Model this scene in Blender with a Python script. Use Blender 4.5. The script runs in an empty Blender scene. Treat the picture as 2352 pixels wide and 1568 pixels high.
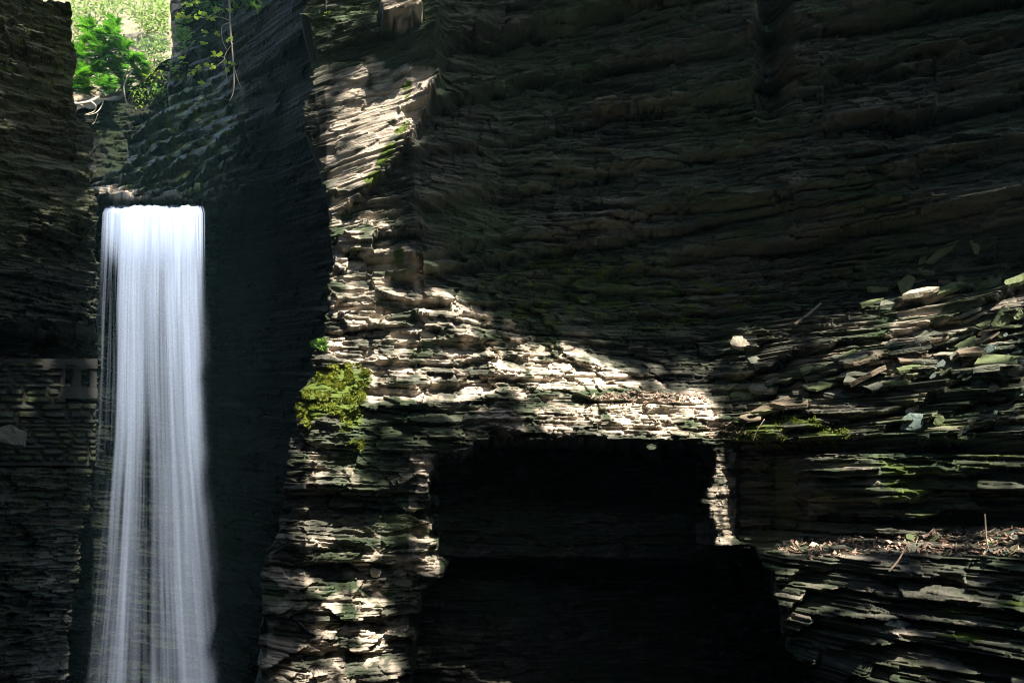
import bpy, math, random
import numpy as np
from mathutils import Vector, Matrix

# ------------------------------------------------------------------ camera, sky, sun, exposure
scene = bpy.context.scene
FOC, CX, VH = 2500.0, 1176.0, 1130.0          # focal length, centre column and eye-level row of a 2352 x 1568 view
cam_data = bpy.data.cameras.new('camera')
cam = bpy.data.objects.new('camera', cam_data)
scene.collection.objects.link(cam)
cam.location = (0, 0, 0)
cam.rotation_euler = (math.radians(90), 0, 0)
cam_data.sensor_width = 36.0
cam_data.lens = 36.0 * FOC / 2352.0
cam_data.shift_y = (VH - 784.0) / 2352.0
cam_data.clip_start = 0.1
cam_data.clip_end = 2000.0
scene.camera = cam

SUN = Vector((0.27, -0.65, 0.71)).normalized()     # towards the sun
world = bpy.data.worlds.new('World')
scene.world = world
world.use_nodes = True
wn = world.node_tree
bg = wn.nodes['Background']
sky = wn.nodes.new('ShaderNodeTexSky')
sky.sky_type = 'NISHITA'
sky.sun_disc = False
sky.sun_elevation = math.asin(SUN.z)
sky.sun_rotation = math.atan2(SUN.x, SUN.y)
wn.links.new(sky.outputs[0], bg.inputs[0])
bg.inputs[1].default_value = 0.11
sun_data = bpy.data.lights.new('sun', 'SUN')
sun_data.energy = 5.0
sun_data.angle = math.radians(0.5)
sun_data.color = (1.0, 0.93, 0.82)
sun_ob = bpy.data.objects.new('sun', sun_data)
scene.collection.objects.link(sun_ob)
sun_ob.rotation_euler = (-SUN).to_track_quat('-Z', 'Y').to_euler()
sun_ob.location = (-10, -5, 30)
scene.view_settings.view_transform = 'Standard'
scene.view_settings.look = 'None'
scene.view_settings.gamma = 1.0
scene.view_settings.exposure = 2.0
scene.cycles.max_bounces = 6
scene.cycles.diffuse_bounces = 3
scene.cycles.transparent_max_bounces = 24
scene.cycles.use_denoising = True
scene.cycles.filter_width = 0.9

rng = np.random.default_rng(7)
random.seed(7)
C = scene.collection

# ------------------------------------------------------------------ noise
def h32(*a):
    h = np.uint32(2166136261)
    for k in a:
        k = np.asarray(k).astype(np.int64).astype(np.uint32)
        h = (h ^ k) * np.uint32(0x9E3779B1)
        h = h ^ (h >> np.uint32(15))
        h = h * np.uint32(0x85EBCA77)
        h = h ^ (h >> np.uint32(13))
    return (h >> np.uint32(8)).astype(np.float64) / 16777216.0

def vn2(x, y, seed=0):
    ix, iy = np.floor(x), np.floor(y)
    fx, fy = x - ix, y - iy
    fx = fx * fx * (3 - 2 * fx); fy = fy * fy * (3 - 2 * fy)
    a = h32(ix, iy, seed); b = h32(ix + 1, iy, seed)
    c = h32(ix, iy + 1, seed); d = h32(ix + 1, iy + 1, seed)
    return (a + (b - a) * fx) * (1 - fy) + (c + (d - c) * fx) * fy

def fbm(x, y, seed=0, octv=4, gain=0.5):
    s = 0.0; a = 1.0; n = 0.0
    for o in range(octv):
        s = s + a * vn2(x * 2 ** o + 17.3 * o, y * 2 ** o - 9.1 * o, seed + o)
        n += a; a *= gain
    return s / n

def sstep(a, b, x):
    t = np.clip((x - a) / (b - a), 0, 1)
    return t * t * (3 - 2 * t)

def pl(pts, x):                       # polyline lookup: list of (x, y)
    p = np.array(pts, float)
    return np.interp(x, p[:, 0], p[:, 1])

def in_poly(px, py, poly):
    r = np.zeros(np.broadcast(px, py).shape, bool)
    n = len(poly); j = n - 1
    for i in range(n):
        xi, yi = poly[i]; xj, yj = poly[j]
        if yi != yj:
            c = ((yi > py) != (yj > py)) & (px < (xj - xi) * (py - yi) / (yj - yi) + xi)
            r ^= c
        j = i
    return r

def blur(a, s, axis):
    r = int(3 * s) + 1
    k = np.exp(-0.5 * (np.arange(-r, r + 1) / s) ** 2); k /= k.sum()
    pad = [(0, 0)] * a.ndim; pad[axis] = (r, r)
    ap = np.pad(a, pad, mode='edge')
    return np.apply_along_axis(lambda m: np.convolve(m, k, 'valid'), axis, ap)

def bil(a, i, j):
    i = np.clip(i, 0, a.shape[0] - 1.001); j = np.clip(j, 0, a.shape[1] - 1.001)
    i0 = i.astype(int); j0 = j.astype(int); fi = i - i0; fj = j - j0
    return (a[i0, j0] * (1 - fi) + a[i0 + 1, j0] * fi) * (1 - fj) + (a[i0, j0 + 1] * (1 - fi) + a[i0 + 1, j0 + 1] * fi) * fj

def voro(x, y, seed):
    """nearest cell of a jittered grid: three hashes of the cell and the offset from its centre"""
    ix = np.floor(x); iy = np.floor(y)
    best = np.full(x.shape, 9.0); cx = np.zeros(x.shape); cy = np.zeros(x.shape); ox = np.zeros(x.shape); oy = np.zeros(x.shape)
    for dx in (-1, 0, 1):
        for dy in (-1, 0, 1):
            gx = ix + dx; gy = iy + dy
            px_ = gx + 0.1 + 0.8 * h32(gx, gy, seed); py_ = gy + 0.1 + 0.8 * h32(gx, gy, seed + 1)
            ddx = x - px_; ddy = y - py_
            d = ddx * ddx + ddy * ddy
            m = d < best
            best = np.where(m, d, best); cx = np.where(m, gx, cx); cy = np.where(m, gy, cy); ox = np.where(m, ddx, ox); oy = np.where(m, ddy, oy)
    return h32(cx, cy, seed + 2), h32(cx, cy, seed + 3) - 0.5, h32(cx, cy, seed + 4) - 0.5, ox, oy

class Strata:
    def __init__(self, seed, z0, z1, t0, t1):
        r = np.random.default_rng(seed)
        b = [z0]
        while b[-1] < z1:
            b.append(b[-1] + t0 + (t1 - t0) * r.random() ** 2)
        self.b = np.array(b); self.seed = seed
    def idx(self, z):
        return np.clip(np.searchsorted(self.b, z) - 1, 0, len(self.b) - 2)
    def mid(self, k):
        return 0.5 * (self.b[k] + self.b[k + 1])
    def layer(self, k, salt=0):
        return h32(k, self.seed, salt)
    def block(self, k, x, lo, hi, salt=0):
        L = lo + (hi - lo) * h32(k, self.seed, 91 + salt)
        q = x / L + 50 * h32(k, self.seed, 92 + salt)
        c = np.floor(q)
        return h32(k, c, self.seed + salt), h32(k, c, self.seed + salt + 1) - 0.5, h32(k, c, self.seed + salt + 2) - 0.5, q - c - 0.5

# ------------------------------------------------------------------ mesh helpers
def grid_mesh(name, X, Y, Z, attrs, mat, smooth=False):
    n, m = X.shape
    me = bpy.data.meshes.new(name)
    co = np.empty((n * m, 3), np.float32)
    co[:, 0] = X.ravel(); co[:, 1] = Y.ravel(); co[:, 2] = Z.ravel()
    idx = np.arange(n * m, dtype=np.int32).reshape(n, m)
    q = np.stack([idx[:-1, :-1], idx[1:, :-1], idx[1:, 1:], idx[:-1, 1:]], -1).reshape(-1, 4)
    me.vertices.add(n * m); me.vertices.foreach_set('co', co.ravel())
    me.loops.add(q.size); me.loops.foreach_set('vertex_index', q.ravel())
    me.polygons.add(len(q))
    me.polygons.foreach_set('loop_start', np.arange(0, q.size, 4, dtype=np.int32))
    me.polygons.foreach_set('loop_total', np.full(len(q), 4, np.int32))
    for k, v in attrs.items():
        a = me.attributes.new(k, 'FLOAT', 'POINT')
        a.data.foreach_set('value', np.ascontiguousarray(v, np.float32).ravel())
    me.update(calc_edges=True)
    if smooth:
        me.polygons.foreach_set('use_smooth', np.ones(len(q), bool))
    me.materials.append(mat)
    o = bpy.data.objects.new(name, me)
    C.objects.link(o)
    return o

def poly_mesh(name, verts, faces, mat, parent=None, attrs=None, smooth=False):
    me = bpy.data.meshes.new(name)
    me.from_pydata([tuple(v) for v in verts], [], faces)
    if attrs:
        for k, v in attrs.items():
            a = me.attributes.new(k, 'FLOAT', 'POINT')
            a.data.foreach_set('value', np.ascontiguousarray(v, np.float32))
    me.update()
    if smooth:
        me.polygons.foreach_set('use_smooth', np.ones(len(faces), bool))
    me.materials.append(mat)
    o = bpy.data.objects.new(name, me)
    C.objects.link(o)
    if parent is not None:
        o.parent = parent
    return o

def tag(o, label=None, cat=None, group=None, kind=None):
    if label: o['label'] = label
    if cat: o['category'] = cat
    if group: o['group'] = group
    if kind: o['kind'] = kind
    return o

def empty(name, loc):
    o = bpy.data.objects.new(name, None)
    o.location = loc
    o.empty_display_size = 0.2
    C.objects.link(o)
    return o

def at(u, v, Y):
    return Vector(((u - CX) / FOC * Y, Y, (VH - v) / FOC * Y))

def tube_data(pts, radii, sides=6):
    V, F = [], []
    pts = [Vector(p) for p in pts]
    for i, p in enumerate(pts):
        d = (pts[min(i + 1, len(pts) - 1)] - pts[max(i - 1, 0)]).normalized()
        a = d.cross(Vector((0.3, 1, 0.2))).normalized(); b = d.cross(a)
        for s in range(sides):
            t = 2 * math.pi * s / sides
            V.append(p + (a * math.cos(t) + b * math.sin(t)) * radii[i])
    for i in range(len(pts) - 1):
        for s in range(sides):
            t = (s + 1) % sides
            F.append((i * sides + s, i * sides + t, (i + 1) * sides + t, (i + 1) * sides + s))
    F.append(tuple(range(sides))[::-1])
    F.append(tuple((len(pts) - 1) * sides + s for s in range(sides)))
    return V, F

def smooth_path(pts, n=8):
    P = [Vector(p) for p in pts]; out = []
    for i in range(len(P) - 1):
        p0 = P[max(i - 1, 0)]; p1 = P[i]; p2 = P[i + 1]; p3 = P[min(i + 2, len(P) - 1)]
        for k in range(n):
            t = k / n
            out.append(0.5 * ((2 * p1) + (p2 - p0) * t + (2 * p0 - 5 * p1 + 4 * p2 - p3) * t * t + (3 * p1 - p0 - 3 * p2 + p3) * t ** 3))
    out.append(P[-1])
    return out

# ------------------------------------------------------------------ materials
def new_mat(name):
    m = bpy.data.materials.new(name); m.use_nodes = True
    nt = m.node_tree
    b = nt.nodes['Principled BSDF']
    return m, nt, b

def N(nt, t, **kw):
    n = nt.nodes.new(t)
    for k, v in kw.items():
        if k.startswith('i_'):
            n.inputs[int(k[2:]) if k[2:].isdigit() else k[2:]].default_value = v
        else:
            setattr(n, k, v)
    return n

def mixc(nt, fac, a, b, mode='MIX'):
    n = nt.nodes.new('ShaderNodeMix'); n.data_type = 'RGBA'; n.blend_type = mode
    for s, v in ((n.inputs[0], fac), (n.inputs[6], a), (n.inputs[7], b)):
        if hasattr(v, 'is_linked'): nt.links.new(v, s)
        elif isinstance(v, (int, float)): s.default_value = v
        else: s.default_value = (*v, 1.0)
    return n.outputs[2]

def rock_mat(name, dark, mid, pale, algae, rough=0.8, wet=0.0, spec=0.35, bump=0.6, zs=9.0, tone=1.0):
    m, nt, b = new_mat(name)
    L = nt.links
    tc = N(nt, 'ShaderNodeTexCoord')
    mp = N(nt, 'ShaderNodeMapping'); mp.inputs['Scale'].default_value = (1.0, 1.0, zs)
    L.new(tc.outputs['Object'], mp.inputs[0])
    n1 = N(nt, 'ShaderNodeTexNoise'); n1.inputs['Scale'].default_value = 2.2; n1.inputs['Detail'].default_value = 6; n1.inputs['Roughness'].default_value = 0.65
    L.new(mp.outputs[0], n1.inputs['Vector'])
    n2 = N(nt, 'ShaderNodeTexNoise'); n2.inputs['Scale'].default_value = 14.0; n2.inputs['Detail'].default_value = 5; n2.inputs['Roughness'].default_value = 0.7
    L.new(tc.outputs['Object'], n2.inputs['Vector'])
    n3 = N(nt, 'ShaderNodeTexNoise'); n3.inputs['Scale'].default_value = 1.1; n3.inputs['Detail'].default_value = 4
    L.new(tc.outputs['Object'], n3.inputs['Vector'])
    lay = N(nt, 'ShaderNodeAttribute', attribute_name='lay')
    moss = N(nt, 'ShaderNodeAttribute', attribute_name='moss')
    tan = N(nt, 'ShaderNodeAttribute', attribute_name='tan')
    def math_(op, a, b_):
        n = N(nt, 'ShaderNodeMath', operation=op)
        for s, v in ((n.inputs[0], a), (n.inputs[1], b_)):
            if hasattr(v, 'is_linked'): L.new(v, s)
            else: s.default_value = v
        return n.outputs[0]
    t = math_('ADD', math_('MULTIPLY', n1.outputs[0], 0.55), math_('MULTIPLY', lay.outputs['Fac'], 0.45))
    t = math_('ADD', t, math_('MULTIPLY', math_('SUBTRACT', n2.outputs[0], 0.5), 0.35))
    r = N(nt, 'ShaderNodeValToRGB')
    L.new(t, r.inputs[0])
    e = r.color_ramp.elements
    e[0].position = 0.22; e[0].color = (*dark, 1)
    e[1].position = 0.78; e[1].color = (*pale, 1)
    k = e.new(0.5); k.color = (*mid, 1)
    col = r.outputs[0]
    af = N(nt, 'ShaderNodeMapRange'); af.inputs[1].default_value = 0.42; af.inputs[2].default_value = 0.60
    L.new(n3.outputs[0], af.inputs[0])
    col = mixc(nt, math_('MULTIPLY', af.outputs[0], 0.65), col, algae)
    col = mixc(nt, math_('MULTIPLY', tan.outputs['Fac'], 0.8), col, mixc(nt, n1.outputs[0], (0.24, 0.18, 0.125), (0.60, 0.53, 0.44)))  # tan rock also carries sun brightness in its colour
    ws = N(nt, 'ShaderNodeAttribute', attribute_name='wet_shade')
    col = mixc(nt, ws.outputs['Fac'], col, (0.35, 0.38, 0.40), 'MULTIPLY')  # darkens spray-wet rock and paints shade into the walls by the fall
    mcol = mixc(nt, n2.outputs[0], (0.03, 0.05, 0.008), (0.10, 0.135, 0.022))
    col = mixc(nt, moss.outputs['Fac'], col, mcol)
    L.new(col, b.inputs['Base Color'])
    rr = N(nt, 'ShaderNodeMapRange'); rr.inputs[1].default_value = 0.3; rr.inputs[2].default_value = 0.7
    rr.inputs[3].default_value = rough - wet; rr.inputs[4].default_value = rough
    L.new(n3.outputs[0], rr.inputs[0]); L.new(rr.outputs[0], b.inputs['Roughness'])
    gl_ = N(nt, 'ShaderNodeAttribute', attribute_name='gloss')
    L.new(math_('ADD', math_('MULTIPLY', gl_.outputs['Fac'], 0.6), spec), b.inputs['Specular IOR Level'])
    h = math_('ADD', math_('MULTIPLY', n1.outputs[0], 0.7), math_('MULTIPLY', n2.outputs[0], 0.3))
    bp = N(nt, 'ShaderNodeBump'); bp.inputs['Strength'].default_value = bump; bp.inputs['Distance'].default_value = 0.05
    L.new(h, bp.inputs['Height']); L.new(bp.outputs[0], b.inputs['Normal'])
    return m

MAT = {}
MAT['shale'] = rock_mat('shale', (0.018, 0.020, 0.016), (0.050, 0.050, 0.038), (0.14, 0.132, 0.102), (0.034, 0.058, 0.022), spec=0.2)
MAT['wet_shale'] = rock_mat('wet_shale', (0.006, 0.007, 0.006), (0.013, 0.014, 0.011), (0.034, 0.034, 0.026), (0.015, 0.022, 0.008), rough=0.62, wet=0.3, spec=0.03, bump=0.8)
MAT['left_shale'] = rock_mat('left_shale', (0.018, 0.02, 0.013), (0.05, 0.053, 0.03), (0.12, 0.12, 0.07), (0.04, 0.052, 0.015), rough=0.75, wet=0.2)

def plain_mat(name, c1, c2, scale=20.0, rough=0.8, trans=0.0, zs=1.0, spec=0.3, bump=0.3):
    m, nt, b = new_mat(name)
    L = nt.links
    tc = N(nt, 'ShaderNodeTexCoord')
    mp = N(nt, 'ShaderNodeMapping'); mp.inputs['Scale'].default_value = (1, 1, zs)
    L.new(tc.outputs['Object'], mp.inputs[0])
    n1 = N(nt, 'ShaderNodeTexNoise'); n1.inputs['Scale'].default_value = scale; n1.inputs['Detail'].default_value = 5
    L.new(mp.outputs[0], n1.inputs['Vector'])
    col = mixc(nt, n1.outputs[0], c1, c2)
    L.new(col, b.inputs['Base Color'])
    b.inputs['Roughness'].default_value = rough
    b.inputs['Specular IOR Level'].default_value = spec
    bp = N(nt, 'ShaderNodeBump'); bp.inputs['Strength'].default_value = bump; bp.inputs['Distance'].default_value = 0.02
    L.new(n1.outputs[0], bp.inputs['Height']); L.new(bp.outputs[0], b.inputs['Normal'])
    if trans > 0:
        tr = N(nt, 'ShaderNodeBsdfTranslucent'); L.new(col, tr.inputs[0])
        mx = N(nt, 'ShaderNodeMixShader'); mx.inputs[0].default_value = trans
        L.new(b.outputs[0], mx.inputs[1]); L.new(tr.outputs[0], mx.inputs[2])
        L.new(mx.outputs[0], nt.nodes['Material Output'].inputs[0])
    return m

# leaf material: tone attribute drives dark to light green
def leaf_mat(name, c1, c2, trans=0.45):
    m, nt, b = new_mat(name)
    L = nt.links
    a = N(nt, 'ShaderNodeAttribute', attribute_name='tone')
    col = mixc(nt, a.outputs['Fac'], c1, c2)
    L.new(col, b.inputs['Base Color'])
    b.inputs['Roughness'].default_value = 0.6
    b.inputs['Specular IOR Level'].default_value = 0.3
    tr = N(nt, 'ShaderNodeBsdfTranslucent'); L.new(col, tr.inputs[0])
    mx = N(nt, 'ShaderNodeMixShader'); mx.inputs[0].default_value = trans
    L.new(b.outputs[0], mx.inputs[1]); L.new(tr.outputs[0], mx.inputs[2])
    L.new(mx.outputs[0], nt.nodes['Material Output'].inputs[0])
    return m

# ------------------------------------------------------------------ cliffs: layered rock described by depth along each bearing
class Raster:
    """macro depth and surface masks of one rock face, sampled on (u, v) and stored on (u, z)"""
    def __init__(self, u0, u1, v0, v1, depth, masks, sm=50.0, z0=-5.0, z1=10.0, du=4.0, dv=2.0, dz=0.01):
        self.u0, self.du = u0, du
        us = np.arange(u0, u1 + du, du); vs = np.arange(v0, v1 + dv, dv)
        U, V = np.meshgrid(us, vs, indexing='ij')
        Y = depth(U, V)
        Ys = blur(blur(Y, sm / dv, 1), 6, 0)
        Zr = (VH - V) * Ys / FOC
        self.zs = np.arange(z0, z1, dz); self.z0, self.dz = z0, dz
        ch = {'Y': Y, 'V': V}
        for k, f in masks.items():
            ch[k] = f(U, V)
        self.ch = {k: np.empty((len(us), len(self.zs))) for k in ch}
        for i in range(len(us)):
            zz = np.minimum.accumulate(Zr[i])
            for k, a in ch.items():
                self.ch[k][i] = np.interp(self.zs, zz[::-1], a[i][::-1])
    def get(self, k, u, z):
        return bil(self.ch[k], (u - self.u0) / self.du, (z - self.z0) / self.dz)

def cliff(name, mat, R, uedge, uend, ncol, z0, z1, dz, S, amp, blk, edge_side=-1, back=6.0, tread=0.7, dip=0.0, seed=0, edge_jit=14.0, nrg=1.0, top=None, warp=0.05, plate=1.0, pls=(0.62, 0.17, 0.24, 0.065)):
    """uedge(z): silhouette column at height z; the face runs from there to uend. A flank runs back from the silhouette."""
    zs = np.arange(z0, z1, dz)
    w = np.linspace(0, 1, ncol)
    W, Z = np.meshgrid(w, zs, indexing='ij')
    ue = uedge(zs)
    k1 = S[0].idx(zs); k2 = S[1].idx(zs)
    ue = ue + edge_jit * ((S[0].layer(k1, 5) - 0.5) * 0.7 + (S[1].layer(k2, 6) - 0.5) * 0.8) + edge_jit * 0.5 * (vn2(zs * 30, zs * 0, seed + 3) - 0.5)
    U = ue[None, :] + W * (uend - ue[None, :])
    Yb = R.get('Y', U, Z)
    X = (U - CX) / FOC * Yb
    s = X * 1.0 + 0.35 * Yb
    zp = Z + dip * X + 0.08 * (fbm(X * 0.35, Z * 0.5, seed + 11, 3) - 0.5) + warp * (fbm(X * 1.7, Z * 2.5, seed + 13, 3) - 0.5)
    sw = s + 0.05 * (fbm(s * 5, Z * 9, seed + 17, 3) - 0.5)
    i1, i2, i3 = S[0].idx(zp), S[1].idx(zp), S[2].idx(zp)
    zq = Z + tread * (S[1].mid(i2) - zp)
    Yq = R.get('Y', U, zq)
    big = R.get('big', U, Z) if 'big' in R.ch else 1.0
    fine = R.get('fine', U, Z) if 'fine' in R.ch else 1.0
    def blocks(St, i, lo, hi, salt):
        dz_ = zp - St.mid(i)
        lean = (St.layer(i, 71) - 0.5) * 2.4                 # joints lean, a different way in each bed
        v, t1, t2, q = St.block(i, sw + lean * dz_, lo, hi, salt)
        return v, t1 * dz_ * 0.9, t2 * q                     # offset, tilt in height, tilt along the bed
    b1, a1, c1 = blocks(S[0], i1, *blk[0], 11); b2, a2, c2 = blocks(S[1], i2, *blk[1], 13); b3, a3, c3 = blocks(S[2], i3, *blk[2], 17)
    thin = 0.35 + 1.3 * sstep(0.35, 0.65, fbm(s * 0.9, Z * 1.6, seed + 61, 3))      # some beds massive, some flaky
    # plates broken loose from their beds: irregular cells, flattened along the bedding, each with its own set and tilt
    jag = 0.05 * (fbm(s * 7, Z * 16, seed + 87, 3) - 0.5)
    p1, q1, r1, x1, y1 = voro((s + jag) / pls[0], (zp + 0.3 * jag) / pls[1], seed + 400)
    p2, q2, r2, x2, y2 = voro((s + jag) / pls[2], (zp + 0.3 * jag) / pls[3], seed + 450)
    d = big * (amp[0] * (0.45 * (b1 - 0.5) + 0.30 * (S[0].layer(i1) - 0.5) + 0.4 * c1) + 0.5 * a1)
    d = d + big * plate * (0.17 * (p1 - 0.5) + 0.16 * q1 * x1 + 0.13 * r1 * y1)
    d = d + fine * thin * (amp[1] * (0.7 * (b2 - 0.5) + 0.15 * (S[1].layer(i2) - 0.5) + 0.6 * c2) + 0.8 * a2)
    d = d + fine * plate * (0.075 * (p2 - 0.5) + 0.07 * q2 * x2 + 0.07 * r2 * y2)
    d = d + fine * thin * (amp[2] * ((b3 - 0.5) + 0.6 * c3) + 0.8 * a3)
    if 'chunk' in R.ch:
        ck = R.get('chunk', U, Z)
        p3, q3, r3, x3, y3 = voro((s + 1.5 * jag) / 0.46, (zp + 0.8 * jag) / 0.22, seed + 470)
        d = d + ck * (0.40 * (p3 - 0.5) + 0.40 * q3 * x3 + 0.40 * r3 * y3)
    d = d + nrg * 0.16 * (fbm(s * 1.4, Z * 2.2, seed + 23, 4) - 0.5)
    d = d + fine * 0.028 * (fbm(s * 22, Z * 40, seed + 29, 3, 0.6) - 0.5)
    # worn edges: each bed is rounded at its top and bottom
    th = S[1].b[i2 + 1] - S[1].b[i2]
    fr = (zp - S[1].b[i2]) / th
    d = d - fine * 0.022 * (np.abs(2 * fr - 1) ** 4)
    Y = Yq - d
    lay = 0.15 * S[0].layer(i1, 31) + 0.25 * b2 + 0.15 * b3 + 0.2 * p1 + 0.25 * p2
    at_ = {'lay': lay}
    mn = fbm(s * 6, Z * 9, seed + 41, 4)
    if 'gloss' in R.ch: at_['gloss'] = R.get('gloss', U, Z)
    if 'wet_shade' in R.ch: at_['wet_shade'] = R.get('wet_shade', U, Z)
    for k in ('moss', 'tan'):
        if k in R.ch:
            mv = R.get(k, U, Z)
            at_[k] = np.clip((mv * 1.5 - 0.75 + (mn - 0.5) * 2.2) * 2.0, 0, 1) * np.clip(mv * 3, 0, 1)
    X = (U - CX) / FOC * Y
    if back > 0:                        # flank behind the silhouette
        nb = 10
        Yf = Y[:1] + np.linspace(back, back / nb, nb)[:, None] ** 1.0
        ez = ue.copy()                   # keep the flank behind the silhouette of the beds under or over it
        for jz in range(len(zs)):
            lo_, hi_ = sorted((0.70 * zs[jz], zs[jz]))
            wv = ue[(zs >= lo_ - dz) & (zs <= hi_ + dz)]
            ez[jz] = (wv.max() if edge_side < 0 else wv.min())
        tt = np.linspace(1, 0.1, nb)[:, None]
        Uf = U[:1] * (1 - tt) + ez[None, :] * tt - edge_side * 10 * tt
        Xf = (Uf - CX) / FOC * Yf
        X = np.vstack([Xf, X]); Y = np.vstack([Yf, Y]); Z = np.vstack([np.repeat(Z[:1], nb, 0), Z])
        for k in at_:
            at_[k] = np.vstack([np.repeat(at_[k][:1], nb, 0), at_[k]])
    if top is not None:
        Z = np.minimum(Z, top(X))
    return grid_mesh(name, X, Y, Z, at_, mat)

def edge_fn(pts, Yref):                  # silhouette (v, u) polyline -> function of height
    v = np.arange(-300, 1900, 4.0)
    z = (VH - v) * (pl(Yref, v) if isinstance(Yref, list) else Yref) / FOC
    u = pl(pts, v)
    return lambda q: np.interp(q, z[::-1], u[::-1])

def soft(U, V, poly, s=14.0, n=0.0):     # soft mask of a polygon, no blurring: distance to centre not needed at this size
    r = np.zeros(U.shape); K = 5
    for a in range(K):
        t = 2 * math.pi * a / K
        r += in_poly(U + s * math.cos(t), V + s * math.sin(t), poly)
    return r / K

# ---- the big buttress and its ledges
def table(us, vs, T):
    T = np.array(T, float); us = np.array(us, float); vs = np.array(vs, float)
    def f(U, V):
        i = np.interp(V, vs, np.arange(len(vs))); j = np.interp(U, us, np.arange(len(us)))
        return bil(T, i, j)
    return f

up_t = table([560, 740, 950, 1150, 1400, 1640, 1800, 2000, 2200, 2352, 2700],
             [-300, 0, 100, 300, 450, 600, 690, 800, 900, 1010, 1100],
             [[14.3, 13.6, 12.6, 12.0, 11.6, 11.3, 11.0, 10.7, 10.3, 10.0, 9.1],
              [14.3, 13.7, 12.6, 12.5, 12.1, 11.7, 11.4, 11.1, 10.7, 10.4, 9.4],
              [14.3, 13.8, 12.3, 12.9, 12.5, 12.0, 11.6, 11.3, 10.9, 10.6, 9.6],
              [14.3, 13.8, 12.3, 13.1, 12.8, 12.4, 12.0, 11.7, 11.3, 10.9, 9.9],
              [14.0, 12.75, 12.1, 13.1, 13.0, 12.6, 12.1, 11.6, 11.1, 10.7, 9.7],
              [13.7, 12.35, 12.2, 13.2, 13.4, 13.3, 12.9, 12.4, 11.9, 11.5, 10.5],
              [13.4, 12.28, 12.2, 13.0, 13.5, 13.4, 12.9, 12.2, 11.3, 10.8, 9.8],
              [13.1, 12.2, 12.15, 12.55, 13.2, 13.2, 12.2, 11.2, 10.5, 10.0, 9.1],
              [12.8, 12.05, 12.0, 12.1, 12.2, 12.2, 11.6, 10.7, 10.0, 9.5, 8.6],
              [12.6, 11.85, 11.75, 11.65, 11.6, 11.6, 11.0, 10.2, 9.6, 9.1, 8.2],
              [12.6, 11.85, 11.75, 11.6, 11.55, 11.5, 10.9, 10.1, 9.5, 9.0, 8.1]])
lo_t = table([560, 700, 850, 960, 1000],                    # foot of the corner below the ledge
             [1000, 1120, 1135, 1230, 1240, 1275, 1290, 1400, 1568, 1900],
             [[12.5, 11.85, 11.8, 11.85, 11.9],
              [12.4, 11.7, 11.65, 11.8, 11.9],
              [12.5, 11.95, 12.1, 12.2, 12.0],
              [12.4, 11.85, 12.0, 12.2, 12.0],
              [12.2, 11.55, 11.55, 11.8, 11.9],
              [12.2, 11.5, 11.55, 11.9, 12.0],
              [12.1, 11.65, 11.85, 12.1, 12.0],
              [12.0, 11.45, 11.6, 11.9, 12.0],
              [11.8, 11.2, 11.4, 11.8, 11.9],
              [11.5, 11.0, 11.1, 11.6, 11.8]])
rt_t = table([1640, 1700, 1780, 1860, 2000, 2200, 2352, 2700],   # beds under the ledge, at the side towards the camera
             [1000, 1035, 1060, 1130, 1215, 1240, 1275, 1568, 1900],
             [[11.6, 11.4, 11.1, 10.8, 10.2, 9.6, 9.1, 8.2],
              [11.4, 11.8, 11.6, 11.2, 10.6, 9.9, 9.3, 8.4],
              [11.3, 11.9, 11.6, 10.5, 9.9, 9.5, 9.05, 8.1],
              [11.2, 12.0, 11.7, 10.5, 9.85, 9.5, 9.05, 8.1],
              [11.2, 12.0, 11.8, 10.9, 10.3, 9.9, 9.4, 8.5],
              [11.2, 11.3, 10.9, 10.5, 9.9, 9.1, 8.5, 7.6],
              [11.6, 10.6, 10.0, 9.8, 9.1, 8.5, 8.0, 7.2],
              [11.6, 10.4, 9.8, 9.5, 8.8, 8.2, 7.7, 6.9],
              [11.6, 10.2, 9.6, 9.3, 8.5, 7.9, 7.4, 6.6]])
ARRIS = [(-300, 1010), (0, 1010), (120, 1000), (190, 1010), (240, 985), (330, 945), (400, 880), (450, 832), (480, 790), (520, 770), (560, 760)]
LIP = [(640, 1040), (800, 1035), (900, 1040), (960, 1022), (1050, 1012), (1200, 1018), (1400, 1022), (1560, 1024), (1650, 1022), (1700, 1008), (1830, 1016), (1940, 1010), (2000, 1000), (2100, 1010), (2352, 1000), (2700, 980)]
UP = [(1010, 1085), (1060, 1005), (1150, 985), (1250, 1000), (1290, 1012), (1330, 985), (1400, 955), (1500, 950), (1600, 935), (1900, 925)]
UR = [(1010, 1655), (1050, 1630), (1150, 1622), (1250, 1638), (1290, 1662), (1320, 1700)]
UB = [(1230, 1700), (1262, 1738), (1300, 1778), (1380, 1790), (1450, 1842), (1568, 1925), (1800, 1980)]

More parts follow.
